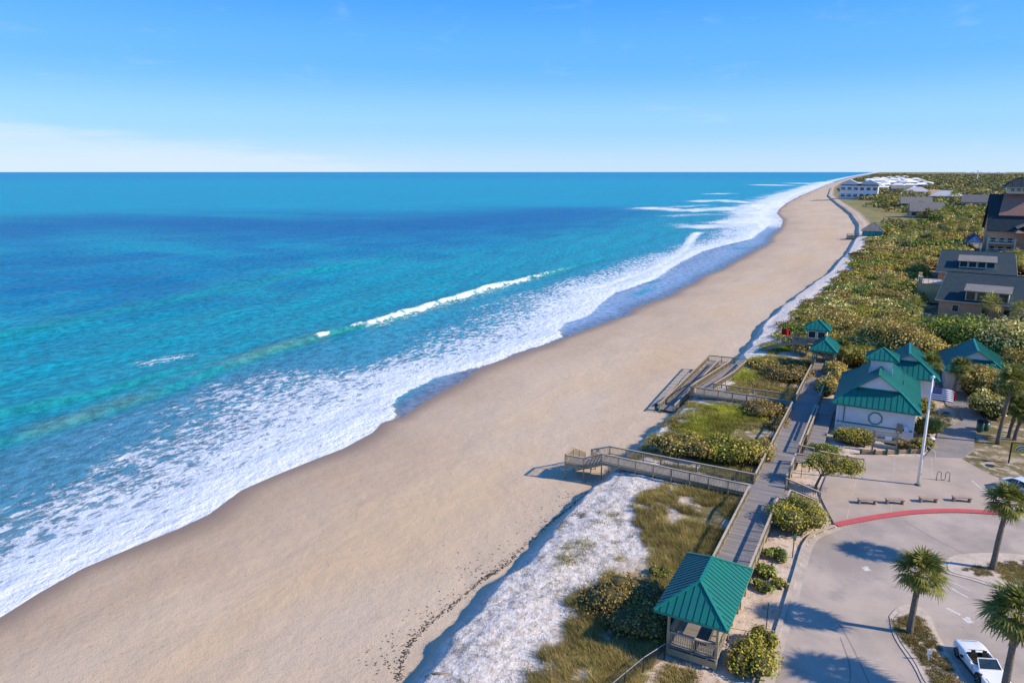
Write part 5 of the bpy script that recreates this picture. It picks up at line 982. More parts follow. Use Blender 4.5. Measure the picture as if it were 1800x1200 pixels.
# ------------------------------------------------------------------ houses
def win(e, c_, w, h, frame='creamtrim', ax='x', t=0.12):
    """a window: pane with a proud frame as its sub-part; ax is the wall's running axis"""
    o0 = e.location; b = MB(); b.box(Vector(c_)-o0, (w, t, h) if ax == 'x' else (t, w, h)); o = b.build('window', M['glass'], e); f = MB(); q = Vector(c_)-o0; k = 0.11*min(w, h)+0.05
    for dx, dz, sx, sz in ((-w/2, 0, k, h+k), (w/2, 0, k, h+k), (0, h/2, w-k, k), (0, -h/2, w-k, k)):
        f.box(q+(Vector((dx, 0, dz)) if ax == 'x' else Vector((0, dx, dz))), (sx, t+0.1, sz) if ax == 'x' else (t+0.1, sx, sz))
    f.build('frame', M[frame], o); return o
def slab(e, pts, th, m, name):
    b = MB(); b.poly([Vector(p)-e.location for p in pts], th); return b.build(name, M[m], e)
def gable_house(name, label, x0, x1, y0, yr, y1, ze, zr, base, wall, roof, ov=0.7):
    """ridge along x: front eave at y0, ridge at yr, back eave y1"""
    e = empty(name, ((x0+x1)/2, y0, base), 0, label, 'house'); o0 = e.location
    slab(e, [(x0, y0, ze), (x1, y0, ze), (x1, yr, zr), (x0, yr, zr)], 0.22, roof, 'roof_slope'); slab(e, [(x1, y1, ze), (x0, y1, ze), (x0, yr+0.02, zr), (x1, yr+0.02, zr)], 0.22, roof, 'roof_slope')
    b = MB(); b.bar(Vector((x0, yr, zr+0.03))-o0, Vector((x1, yr, zr+0.03))-o0, 0.5, 0.1); b.build('ridge_cap', M[roof], e)
    a0, a1, b0, b1 = x0+ov, x1-ov, y0+ov, y1-ov; zt = ze-0.25+ov*(zr-ze)/(yr-y0)*0.6
    b = MB(); vs = [(a0, b0, base-0.5), (a1, b0, base-0.5), (a1, b1, base-0.5), (a0, b1, base-0.5), (a0, b0, zt), (a1, b0, zt), (a1, b1, zt), (a0, b1, zt), (a0, yr, zr-0.3), (a1, yr, zr-0.3)]
    b.add([Vector(v)-o0 for v in vs], [(0, 1, 5, 4), (2, 3, 7, 6), (1, 2, 6, 9, 5), (3, 0, 4, 8, 7), (4, 5, 9, 8), (6, 7, 8, 9), (3, 2, 1, 0)]); b.build('wall', M[wall], e)
    for p, q in (((x0, y0, ze), (x1, y0, ze)), ((x0, y0, ze), (x0, yr, zr)), ((x1, y0, ze), (x1, yr, zr))):
        b = MB(); b.bar(Vector(p)-o0-Vector((0, 0.03, 0.14)), Vector(q)-o0-Vector((0, 0.03, 0.14)), 0.09, 0.22); b.build('fascia', M['creamtrim'], e)
    return e
def dormer(e, x0, x1, yf, zb, h, y0, ze, sl, panes, roof, depth):
    """shed dormer on the front slope"""
    o0 = e.location; d = boxpart(e, 'dormer', ((x0+x1)/2, yf+depth/2, zb+h/2-0.3), (x1-x0, depth, h+0.6), 'creamtrim')
    b = MB(); b.poly([Vector(p)-o0 for p in ((x0-0.4, yf-0.5, zb+h), (x1+0.4, yf-0.5, zb+h), (x1+0.4, yf+depth*0.95, zb+h+0.9), (x0-0.4, yf+depth*0.95, zb+h+0.9))], 0.18); b.build('dormer_roof', M[roof], d)
    w = (x1-x0)/panes
    for k in range(panes): b = MB(); b.box(Vector((x0+w*(k+0.5), yf-0.02, zb+h*0.5))-o0, (w*0.78, 0.1, h*0.72)); b.build('pane', M['glass'], d)
h1 = gable_house('house', 'nearer dark-roofed salmon house at right edge with long front dormer', 8.0, 30.0, 183.0, 200.5, 216, 7.6, 12.0, 4.0, 'brick', 'shingle')
dormer(h1, 13.5, 21.5, 184.2, 7.7, 2.3, 183, 7.6, 0.25, 4, 'shingle2', 5)
for x in (12.0, 17.5, 21.5, 25.5): win(h1, (x, 183.68, 5.9), 1.3, 1.5)
cw = boxpart(h1, 'cream_bay', (25.6, 179.5, 5.9), (4.4, 8.0, 4.2), 'cream'); slab(h1, [(23.0, 175.0, 8.0), (28.4, 175.0, 8.0), (28.4, 184.5, 8.05), (23.0, 184.5, 8.05)], 0.2, 'shingle', 'bay_roof')
for x in (24.6, 26.4): win(h1, (x, 175.48, 6.2), 1.2, 1.6)
h2 = gable_house('house', 'further dark-roofed salmon house behind the nearer one, with short dormer', 9.0, 27.5, 225, 252, 272, 9.0, 12.6, 4.0, 'brick', 'shingle')
dormer(h2, 14.2, 22.5, 231, 9.9, 1.8, 225, 9, 0.13, 4, 'shingle2', 8)
for x in (12, 16, 20, 24): win(h2, (x, 225.68, 7.0), 1.4, 1.6)
h1.rotation_euler.z = math.radians(-8); h2.rotation_euler.z = math.radians(-4)
# terrace between the houses
tr = empty('balcony_terrace', (7.6, 208, 4), 0, 'cream raised terrace with white rail at the left end of dark-roofed houses', 'terrace')
boxpart(tr, 'base', (7.4, 208, 6.0), (5.0, 9.0, 4.6), 'cream'); boxpart(tr, 'floor', (7.4, 208, 8.4), (5.3, 9.3, 0.22), 'tanwall')
for p, q in (((4.9, 203.5), (4.9, 212.4)), ((4.9, 203.5), (9.9, 203.5))):
    b = MB(); b.bar(Vector((*p, 9.5))-tr.location, Vector((*q, 9.5))-tr.location, 0.12, 0.1); b.build('rail', M['whitepaint'], tr)
    for k in range(6): t = k/5; boxpart(tr, 'rail_post', (p[0]+(q[0]-p[0])*t, p[1]+(q[1]-p[1])*t, 9.0), (0.12, 0.12, 1.0), 'whitepaint')
for y in (203.9, 212.0): boxpart(tr, 'pier', (5.2, y, 7.9), (0.9, 0.9, 4.4), 'cream')
# tall tower house
tb = empty('tower_house', (42, 356, 3.6), 0, 'tall steep dark-roofed house with rust-red panel and windowed rooftop lantern', 'house')
slab(tb, [(29.6, 346, 12.4), (52, 346, 12.4), (52, 357, 26.6), (29.6, 357, 26.6)], 0.3, 'shingle', 'roof_slope'); slab(tb, [(52, 369, 12.4), (29.6, 369, 12.4), (29.6, 357.05, 26.6), (52, 357.05, 26.6)], 0.3, 'shingle', 'roof_slope')
b = MB(); vs = [(30.6, 347, 3), (51, 347, 3), (51, 368, 3), (30.6, 368, 3), (30.6, 347, 12.9), (51, 347, 12.9), (51, 368, 12.9), (30.6, 368, 12.9), (30.6, 357, 25.8), (51, 357, 25.8)]
b.add([Vector(v)-tb.location for v in vs], [(0, 1, 5, 4), (2, 3, 7, 6), (1, 2, 6, 9, 5), (3, 0, 4, 8, 7), (4, 5, 9, 8), (6, 7, 8, 9), (3, 2, 1, 0)]); b.build('wall', M['brick'], tb)
slab(tb, [(33.2, 350.0, 18.4), (48, 350.0, 18.4), (47, 356.6, 27.0), (34.6, 356.6, 27.0)], 0.5, 'rust', 'upper_roof')
ln = boxpart(tb, 'lantern', (41.0, 357, 28.2), (11.0, 7.0, 2.6), 'creamtrim')
for k in range(5): win(tb, (36.9+k*2.05, 353.46, 28.4), 1.5, 1.5)
hip_roof(tb, 33.8, 48.2, 352.3, 361.7, 29.5, 33.2, pitch=3.0, m='shingle', fascia='creamtrim', stuff=True)
b = MB(); b.tube([(-1.0, 1, 29.5), (-1.0, 1, 33.0)], [0.2, 0.05], 6); b.build('finial', M['dark'], tb)
slab(tb, [(46, 338, 10.5), (62, 338, 10.5), (62, 352, 19.5), (46, 352, 19.5)], 0.3, 'shingle', 'wing_roof'); boxpart(tb, 'wing_wall', (54, 345.5, 8), (15, 13, 9), 'brick')
slab(tb, [(39, 341, 14), (46, 344.5, 17), (46, 349, 17.3), (39, 349, 14.3)], 0.25, 'shingle2', 'dormer_roof'); slab(tb, [(38.6, 343, 12.0), (45.8, 343, 12.0), (45.8, 349, 13.6), (38.6, 349, 13.6)], 0.25, 'shingle2', 'porch_roof')
for z in (8.6, 5.2):
    boxpart(tb, 'balcony_floor', (35, 345.4, z-1.0), (9.5, 3.2, 0.3), 'creamtrim'); b = MB(); b.bar(Vector((30.3, 343.9, z+0.3))-tb.location, Vector((39.6, 343.9, z+0.3))-tb.location, 0.14, 0.14); b.build('balcony_rail', M['whitepaint'], tb)
    for x in (32.3, 35.2, 38.0): win(tb, (x, 346.94, z+0.2), 1.9, 1.9)
for x in (30.4, 39.5): boxpart(tb, 'column', (x, 344.0, 6.5), (0.5, 0.5, 6.4), 'creamtrim')
for k_, (x, y, lb_) in enumerate(((25.8, 343, 'blue pitched canopy beside the tower house'), (26.5, 356, 'blue canopy behind, further from the tower house wall'))):
    e = empty('canvas_canopy', (x, y, 4), 0, lb_, 'canopy'); hip_roof(e, x-2.6, x+2.6, y-3, y+3, 8.0, 10.4, pitch=2, m='lattice', fascia='lattice', stuff=True)
    for dx in (-2.3, 2.3):
        for dy in (-2.6, 2.6): boxpart(e, 'pole', (x+dx, y+dy, 5.9), (0.2, 0.2, 4.2), 'whitepaint')
for k_, (px_, lb_) in enumerate((((1697, 418), 'left white pool umbrella beside the tower house'), ((1709, 413), 'right white pool umbrella nearest the blue canopy'))):
    p = PX(*px_, 4); e = empty('pool_umbrella', (p.x, p.y, 4), 0, lb_, 'umbrella'); b = MB(); b.tube([(0, 0, -0.3), (0, 0, 2.9)], 0.06, 6); b.build('pole', M['whitepaint'], e); b = MB(); b.tube([(0, 0, 2.2), (0, 0, 3.1)], [1.8, 0.05], 8); b.build('canopy', M['whitepaint'], e)
for k_, px_ in enumerate(((1688, 421), (1692, 424), (1701, 424))):
    p = PX(*px_, 4); e = empty('pool_lounger', (p.x, p.y, 4), 0.4*k_, ['left', 'middle', 'right'][k_]+' of the three white loungers under the pool umbrellas', 'lounger', 'pool loungers'); boxpart(e, 'seat', (p.x, p.y, 4.4), (0.8, 1.5, 0.15), 'whitepaint'); b = MB(); b.bar((0, 0.75, 0.45), (0, 1.35, 1.1), 0.8, 0.12); b.build('backrest', M['whitepaint'], e)
    for dx in (-0.3, 0.3): boxpart(e, 'leg', (p.x+dx, p.y-0.5, 4.16), (0.08, 0.08, 0.36), 'whitepaint')
# hedge bank in front of the pool garden
hp = [PX(1592+k*8.5, 441, 4) for k in range(10)]; he = empty('garden_hedge', (hp[0].x, hp[0].y, 3.8), 0, 'long dark clipped hedge in front of the pool garden palms', 'hedge')
L = [(p.x-hp[0].x, p.y-hp[0].y, 1.9, 2.6, 2.2, 2.6) for p in hp]; put(leaf_mesh(*lobes_leaves(L, 3, 0.8, 'green', 0.15)), 'foliage', he); put(core_mesh(L, 0.85), 'dark_core', he)
# beach hut with deck above the scarp
bx_, by_ = -13.5, 407.0; bh_ = empty('beach_hut', (bx_, by_, 3.5), 0, 'dark hip-roofed beach hut with teal sides above the far dune', 'hut')
hip_roof(bh_, bx_-5.2, bx_+5.2, by_-4.5, by_+4.5, 6.6, 10.4, pitch=2, m='shingle2', fascia='post', stuff=True); boxpart(bh_, 'wall', (bx_, by_, 4.9), (8.8, 7.6, 3.2), 'teal')
for k in range(4): boxpart(bh_, 'wall_post', (bx_-4.4+k*2.93, by_-3.9, 4.95), (0.3, 0.2, 3.2), 'greentrim')
hd = empty('hut_deck', (-21.5, 405, 3.3), 0, 'small tan timber deck beside the dark beach hut', 'deck'); planks(hd, (-18.2, 405, 3.5), (-25, 405, 3.5), 6, pitch=0.4)
rail(hd, [(-18.2, 402, 3.5), (-25, 402, 3.5), (-25, 408, 3.5), (-18.2, 408, 3.5)], fill=False, capm='newwood', spacing=2.2); b = MB(); b.box((-0.1, -3.05, -0.3), (6.9, 0.12, 1.2)); b.build('skirt_board', M['newwood'], hd)
# mid-distance houses from their picture size: cx, base y, width px, eave y, ridge y
def house_px(name, label, cx, by, wpx, ey, ry_, wall, roof, rz=0.0, kind='hip', zb=4.5, dep=0.8, wins=0, fr='whitepaint', group=None, fl=3.4):
    p = PX(cx, by, zb); fw = -p.x*math.sin(YAW)*-1 if False else (p.y*math.cos(YAW)-p.x*math.sin(YAW))*math.cos(TH)-(zb-CAMZ)*math.sin(TH); m = fw/FPX; w = wpx*m; h = max(2.5, (by-ey)*m); rh = max(1.0, (ey-ry_)*m*0.92); d = w*dep
    e = empty(name, (p.x, p.y, zb), rz, label, 'house', group)
    b = MB(); b.box((0, d/2, h/2-0.4), (w*0.94, d*0.94, h+0.8)); b.build('wall', M[wall], e)
    b = MB(); x0, x1, y0, y1 = -w/2, w/2, -0.03*d, d*1.03; q = min(w, d)*0.42 if kind == 'hip' else 0.0; ym = d/2
    vs = [(x0, y0, h), (x1, y0, h), (x1, y1, h), (x0, y1, h), (x0+q, ym, h+rh), (x1-q, ym, h+rh), (x0, y0, h-0.35), (x1, y0, h-0.35), (x1, y1, h-0.35), (x0, y1, h-0.35)]
    b.add(vs, [(0, 1, 5, 4), (1, 2, 5), (2, 3, 4, 5), (3, 0, 4), (0, 6, 7, 1), (1, 7, 8, 2), (2, 8, 9, 3), (3, 9, 6, 0), (6, 9, 8, 7)]); b.build('roof', M[roof], e)
    for r_ in range(max(1, int(h/fl)) if wins else 0):
        for k in range(wins):
            x = -w*0.47+w*0.94*(k+0.5)/wins; z = h*(r_+0.5)/max(1, int(h/fl)); ww = w*0.94/wins*0.6; wh = min(h/max(1, int(h/fl))*0.6, 3.2)
            b = MB(); b.box((x, d*0.03-0.06, z), (ww, 0.14, wh)); wo = b.build('window', M['glass'], e); b = MB(); b.box((x, d*0.03-0.1, z-wh/2-0.1), (ww*1.15, 0.3, 0.2)); b.box((x, d*0.03-0.1, z+wh/2+0.1), (ww*1.15, 0.2, 0.16)); b.build('sill', M[fr], wo)['kind'] = 'stuff'
    return e
house_px('house', 'grey-roofed low house, lower of the two plain grey roofs', 1628, 381, 54, 372, 355, 'tanwall', 'shingle2', 0.06, 'gable', wins=4)
house_px('house', 'grey-roofed low house, upper of the two plain grey roofs', 1610, 364, 50, 358, 346, 'tanwall', 'shingle2', 0.05, 'gable', wins=4)
house_px('house', 'grey and brick house left of the tower house', 1711, 368, 40, 356, 342, 'tanwall', 'shingle2', -0.1, 'gable', wins=4)
house_px('house', 'pale blue house with grey hip roof in the middle distance', 1660, 358, 52, 345, 335, 'bluewhite', 'shingle3', -0.08, 'hip', wins=5)
house_px('house', 'tan hip-roofed house above the pale blue house', 1643, 345, 42, 341, 333.5, 'tanwall', 'tanroof', 0.0, 'hip', wins=4)
house_px('house', 'grey hip-roofed house left of the tan roof', 1612, 343, 44, 337, 328.5, 'white', 'shingle3', 0.1, 'hip', wins=4)
house_px('house', 'dark grey roofed house at the left of the middle-distance row', 1586, 338, 36, 332, 326, 'bluewhite', 'shingle2', 0.2, 'gable', wins=4)
ap = house_px('apartment_building', 'pale blue three-storey beachfront block with dark balconies', 1508, 349, 64, 327, 320.5, 'farwhite', 'paleroof', 0.0, 'hip', dep=0.5, wins=6, fl=5.4)
for k_, (cx, rz) in enumerate(((1491, 0), (1526, 0))):
    p = PX(cx, 349, 4.5); m = 0.75; b = MB(); lx = p.x-ap.location.x; w_ = 13
    b.add([(lx-w_, -2.5, 16.2), (lx+w_, -2.5, 16.2), (lx, -2.5, 22), (lx-w_, 12, 16.2), (lx+w_, 12, 16.2), (lx, 12, 22)], [(0, 1, 2), (5, 4, 3), (0, 2, 5, 3), (2, 1, 4, 5), (0, 3, 4, 1)]); b.build('gable_roof', M['paleroof'], ap)
for z in (4.5, 10.5):
    b = MB(); b.box((-12, -1.6, z), (18, 3.2, 0.5)); b.build('balcony', M['whitepaint'], ap)
# white beach town
r = random.Random(5); wt = []
for by, xs_, ws in ((335, (1548, 1566, 1584, 1604), 24), (331, (1537, 1556, 1577, 1600, 1622), 24), (327, (1533, 1549, 1567, 1585, 1606, 1628), 22), (323, (1530, 1545, 1562, 1580, 1598, 1618), 20), (319.5, (1527, 1541, 1556, 1572, 1590, 1609), 18), (316.5, (1540, 1553, 1568, 1583), 14), (313.5, (1566, 1580, 1592), 12)):
    names = ['leftmost', 'second from left', 'third from left', 'fourth from left', 'fifth from left', 'sixth from left']
    for i, x in enumerate(xs_): wt.append((by, x+r.uniform(-2, 2), ws*r.uniform(0.8, 1.1), names[i]))
rown = {335: 'nearest', 331: 'second nearest', 327: 'third nearest', 323: 'middle', 319.5: 'third farthest', 316.5: 'second farthest', 313.5: 'farthest'}
for by, x, w_, nm in wt:
    hpx = {335: 9, 331: 9, 327: 8, 323: 7, 319.5: 6, 316.5: 4.5, 313.5: 4}[by]*r.uniform(0.85, 1.2); roof = r.choice(['farwhite', 'farwhite', 'farwhite', 'paleroof', 'tanroof'] if by > 330 and x > 1590 else ['farwhite', 'farwhite', 'farwhite', 'paleroof'])
    house_px('town_house', f'{nm} white town house in the {rown[by]} row of the far beach town', x, by, w_, by-hpx*0.68, by-hpx, 'tanroof' if (by > 330 and x > 1595) else 'farwhite', roof, r.uniform(-0.4, 0.4), 'hip', zb=5, dep=0.7, wins=3 if by > 325 else 0, group='white far beach town')
# far white blocks and mast near the horizon
for k_, (x, w_) in enumerate(((1702, 10), (1716, 8), (1732, 9), (1746, 12), (1763, 10))):
    house_px('far_block', f'{["leftmost", "second", "middle", "fourth", "rightmost"][k_]} of five white blocks on the right horizon', x, 306.2, w_, 303.6, 303.0, 'farwhite', 'farwhite', 0, 'hip', zb=9, dep=0.4, group='white blocks on the horizon')
p = PX(1717, 317, 6); e = empty('white_mast', (p.x, p.y, 6), 0, 'slender white mast rising from the far woodland', 'mast'); b = MB(); b.tube([(0, 0, -2), (0, 0, 30)], [2.0, 1.3], 10); b.build('shaft', M['whitepaint'], e); b = MB(); b.tube([(0, 0, 30), (0, 0, 33), (0, 0, 34.5)], [2.6, 2.8, 0.5], 10); b.build('head', M['whitepaint'], e)
# ------------------------------------------------------------------ forecourt furniture
fp = PX(1613, 853, ZP); FH = 11.6
pole = empty('flagpole', (fp.x, fp.y, ZP+0.06), 0, 'tall white flagpole with ball top on the forecourt', 'flagpole')
b = MB(); b.tube([(0, 0, 0), (0, 0, 6), (0, 0, FH)], [0.15, 0.125, 0.07], 14); b.build('shaft', M['whitepaint'], pole, True); b = MB(); b.tube([(0, 0, 0), (0, 0, 0.05), (0, 0, 0.12)], [0.33, 0.33, 0.2], 14); b.build('base_collar', M['darkgreen'], pole, True)
b = MB(); b.tube([(0, 0, FH), (0, 0, FH+0.05), (0, 0, FH+0.16), (0, 0, FH+0.29), (0, 0, FH+0.34)], [0.05, 0.14, 0.2, 0.12, 0.03], 12); b.build('ball', M['bluewhite'], pole, True)
b = MB(); b.tube([(0.16, 0, 1.2), (0.12, 0, FH-0.2)], 0.012, 5); b.build('halyard', M['whitepaint'], pole); b = MB(); b.box((0.17, 0, 3.2), (0.12, 0.1, 0.5)); b.box((0.17, -0.0, 1.3), (0.1, 0.08, 0.25)); b.build('cleat', M['bluewhite'], pole)['kind'] = 'stuff'
def flag_pt(u, v, L, Hh, ph=0.0, droop=0.34):                                                   # u along fly 0..1, v up 0..1
    x = L*u*0.93; y = 0.16*math.sin(u*7.5+ph+v*0.9)*u**0.6; z = (v-1)*Hh-droop*u*u*0.9-0.05*math.sin(u*6+v)
    a = math.radians(14); return (x*math.cos(a)-y*math.sin(a), x*math.sin(a)+y*math.cos(a), z)
def cloth(e, name, u0, u1, v0, v1, m, L, Hh, off=0.0, nu=14, nv=3, **k):
    b = MB(); V_ = []
    for s_ in (0, 1):
        for j in range(nv+1):
            for i in range(nu+1): p = flag_pt(u0+(u1-u0)*i/nu, v0+(v1-v0)*j/nv, L, Hh, **k); V_.append((p[0], p[1]+off+(0.008 if s_ else -0.008), p[2]))
    F_ = []; n = (nu+1)*(nv+1)
    for j in range(nv):
        for i in range(nu): a = j*(nu+1)+i; F_ += [(a, a+1, a+nu+2, a+nu+1), (n+a+nu+1, n+a+nu+2, n+a+1, n+a)]
    b.add(V_, F_); o = b.build(name, m if not isinstance(m, str) else M[m], e, True); return o
FL = empty('striped_flag', (fp.x+0.12, fp.y, ZP+FH-0.75), 0, 'striped flag with starred blue canton flying right from the pole', 'flag'); LL, HH = 2.2, 1.35
for k in range(13):
    v1 = 1-k/13; v0 = 1-(k+1)/13; u0 = 0.41 if k < 7 else 0.0; red = k % 2 == 0
    cloth(FL, 'stripe', u0, 1.0 if not red else (0.84 if k < 4 else 1.0), v0+0.002, v1-0.002, 'navy' if red else 'whitepaint', LL, HH, nv=1)
    if red and k < 4: cloth(FL, 'stripe', 0.84, 1.0, v0+0.002, v1-0.002, 'redflag', LL, HH, nv=1, nu=5)
cloth(FL, 'canton', 0, 0.407, 6/13+0.002, 0.998, 'navy', LL, HH, nu=10, nv=5)
b = MB()
for r_ in range(9):
    for c_ in range(6 if r_ % 2 == 0 else 5):
        u = 0.407*(c_+(0.5 if r_ % 2 == 0 else 1.0))/6; v = 6/13+(7/13)*(1-(r_+0.7)/9.4); p = Vector(flag_pt(u, v, LL, HH)); s_ = 0.028
        for sg in (-0.014, 0.014): b.add([p+Vector((math.cos(a)*s_*(1 if i % 2 == 0 else 0.42), sg, math.sin(a)*s_*(1 if i % 2 == 0 else 0.42))) for i, a in enumerate([math.pi/2+i*math.pi/5 for i in range(10)])], [tuple(range(10))])
b.build('stars', M['whitepaint'], FL, kind='stuff')
F2 = empty('navy_flag', (fp.x+0.12, fp.y+0.25, ZP+FH-1.15), 0, 'dark blue flag with red fly end flying behind the striped flag', 'flag')
cloth(F2, 'field', 0.0, 0.8, 0, 1, 'navy', 2.4, 0.8, ph=1.4, droop=0.3); cloth(F2, 'fly_end', 0.8, 1.0, 0, 1, 'redflag', 2.4, 0.8, ph=1.4, droop=0.3, nu=4)
# four concrete benches
for k_, (px_, rz, lb_) in enumerate((((1523, 888), 22, 'concrete bench closest to the boardwalk stairs'), ((1572, 888), 24, 'concrete bench second from the boardwalk side'), ((1631, 885), 26, 'concrete bench in front of the flagpole'), ((1690, 884), 20, 'concrete bench nearest the half-hidden white car'))):
    p = PX(*px_, ZP); e = empty('concrete_bench', (p.x, p.y+0.35, ZP+0.06), math.radians(rz), lb_, 'bench', 'benches along the red kerb')
    b = MB(); b.box((0, 0, 0.46), (1.75, 0.55, 0.1)); bevel(b.build('seat', M['bench'], e))
    for sx in (-0.74, 0.74): b = MB(); b.box((sx, 0, 0.205), (0.13, 0.5, 0.41)); bevel(b.build('leg', M['bench'], e))
# bike rack
p = PX(1657, 845, ZP); br = empty('bike_rack', (p.x, p.y, ZP+0.06), math.radians(16), 'dark green wave-shaped bicycle rack right of the flagpole', 'bike rack'); pts = []; w4 = 0.29
for s_ in range(2):
    x0 = -0.62+s_*0.82; pts += [(x0, 0, 0 if s_ == 0 else 0.32), (x0, 0, 0.72)]
    pts += [(x0+0.2-0.2*math.cos(a), 0, 0.78+0.2*math.sin(a)) for a in np.linspace(0.2, math.pi-0.2, 6)]; pts += [(x0+0.41, 0, 0.72), (x0+0.41, 0, 0.32 if s_ == 0 else 0.0)]
    if s_ == 0: pts += [(x0+0.615-0.205*math.cos(a), 0, 0.26-0.2*math.sin(a)) for a in np.linspace(0.2, math.pi-0.2, 6)]
b = MB(); b.tube(pts, 0.034, 8); b.build('wave_tube', M['darkgreen'], br, True)
for x in (-0.62, 0.61): b = MB(); b.tube([(x, 0, 0), (x, 0, 0.02)], 0.1, 10); b.build('foot_plate', M['darkgreen'], br)
# bins
def bin_(loc, label, rz=0, m='darkgreen', s_=1.0):
    e = empty('waste_bin', loc, rz, label, 'bin'); b = MB(); b.tube([(0, 0, 0), (0, 0, 0.05), (0, 0, 0.85*s_)], [0.27*s_, 0.3*s_, 0.32*s_], 14); b.build('drum', M[m], e, True)
    b = MB(); b.tube([(0, 0, 0.85*s_), (0, 0, 0.92*s_), (0, 0, 1.08*s_), (0, 0, 1.14*s_)], [0.34*s_, 0.35*s_, 0.24*s_, 0.05*s_], 14); b.build('lid', M['black'], e, True); return e
p = PX(1722, 757, ZP); bin_((p.x, p.y, ZP+0.02), 'green waste bin, left of the pair by the shaded path', 0, s_=1.35); p = PX(1732, 755, ZP); bin_((p.x, p.y, ZP-0.05), 'green waste bin, right of the pair by the shaded path', 0, s_=1.3)
bin_((-24.1, 99.25, ZD+0.02), 'waste bin with black lid at the head of the switchback ramp', 0, 'newwood'); bin_((-28.6, 96.3, gz(-28.6, 96.3)-0.02), 'dark waste bin on the sand at foot of switchback ramp', 0, 'darkgreen', 0.9)
# printed sign at right
p = PX(1773, 812, ZP); sg_ = empty('printed_sign', (p.x, p.y, ZP-0.05), math.radians(10), 'yellow sign with blue and white sweeping bands on dark posts', 'sign')
for x in (0, 2.1): b = MB(); b.box((x, 0, 1.2), (0.13, 0.13, 2.5)); b.build('post', M['dark'], sg_)
b = MB(); b.box((1.05, 0, 1.85), (1.95, 0.07, 1.15)); b.build('panel', M['yellow'], sg_)
for k, (m_, r0) in enumerate((('whitepaint', 0.78), ('lattice', 0.66), ('whitepaint', 0.54), ('teal', 0.42))):
    b = MB(); b.tube([(1.25+0.0-r0*1.15*math.cos(a), -0.045-0.002*k, 1.40+r0*math.sin(a)) for a in np.linspace(0.15, math.pi/2+0.5, 10)], 0.045, 6); b.build('printed_band', M[m_], sg_)
b = MB(); b.box((1.05, 0, 2.45), (2.1, 0.1, 0.06)); b.build('top_rail', M['dark'], sg_); b = MB(); b.tube([(1.6, 0, 2.47), (1.6, 0, 2.6), (1.6, 0, 2.72)], [0.3, 0.26, 0.06], 10); b.build('light_cap', M['bluewhite'], sg_, True)
# timber edging with posts along the restroom bed
te = empty('timber_edging', (PX(1515, 797, ZP).x, PX(1515, 797, ZP).y, ZP), 0, 'low landscape-timber wall with short posts below the restroom shrubs', 'retaining wall')
tpx = [(1513, 797.5), (1537, 798.5), (1558, 798), (1578, 797), (1599, 796), (1620, 796), (1637, 786)]
for i in range(len(tpx)-1):
    a, c_ = PX(*tpx[i], ZP)-te.location, PX(*tpx[i+1], ZP)-te.location
    for j in range(2): b = MB(); b.bar(a+Vector((0, 0.15, 0.12+0.19*j)), c_+Vector((0, 0.15, 0.12+0.19*j)), 0.2, 0.18); b.build('timber', M['timber'], te)
    b = MB(); b.tube([a+Vector((0, -0.02, -0.1)), a+Vector((0, -0.02, 0.62))], 0.13, 8); b.build('post', M['darkgreen'], te)
# wooden frame screen in front of the restroom
wf = empty('wooden_frame', (PX(1533, 790, ZP).x, PX(1533, 790, ZP).y, ZP-0.05), math.radians(3), 'open wooden board frame with white notice in front of restroom', 'sign frame')
for x in (0, 2.45): b = MB(); b.box((x, 0, 1.3), (0.18, 0.18, 2.7)); b.build('post', M['post'], wf)
for z in (0.75, 1.35, 2.05): b = MB(); b.box((1.22, 0, z), (2.27, 0.07, 0.3)); b.build('board', M['tanwall'], wf)
b = MB(); b.box((1.55, -0.06, 1.78), (0.7, 0.03, 0.42)); b.build('notice', M['signwhite'], wf); b = MB(); b.box((1.22, 0, 2.45), (2.27, 0.1, 0.1)); b.build('top_rail', M['post'], wf)
# drinking fountain and its ramp rail
p = PX(1636, 785, ZP); df = empty('drinking_fountain', (p.x, p.y, ZP), 0.3, 'white drinking fountain on a dark pedestal beside the path', 'fountain'); b = MB(); b.box((0, 0, 0.45), (0.28, 0.28, 0.9)); b.build('pedestal', M['dark'], df); b = MB(); b.tube([(0, 0, 0.88), (0, 0, 1.0), (0, 0, 1.12)], [0.22, 0.36, 0.36], 12); b.build('bowl', M['bluewhite'], df, True); b = MB(); b.tube([(0.2, 0, 1.1), (0.2, 0, 1.22), (0.1, 0, 1.24)], 0.02, 6); b.build('spout', M['chrome'], df)
p, q = PX(1627, 800, ZP), PX(1643, 804, ZP); hr = empty('handrail', (p.x, p.y, ZP+0.05), 0, 'pale metal handrail beside the flagpole foot of path', 'handrail'); b = MB(); b.tube([(0, 0.4, 0), (0, 0.4, 0.95), (0.1, 0.35, 1.0), (q.x-p.x, q.y-p.y-0.3, 0.75), (q.x-p.x+0.03, q.y-p.y-0.3, 0.0)], 0.03, 6); b.build('tube', M['whitepaint'], hr)
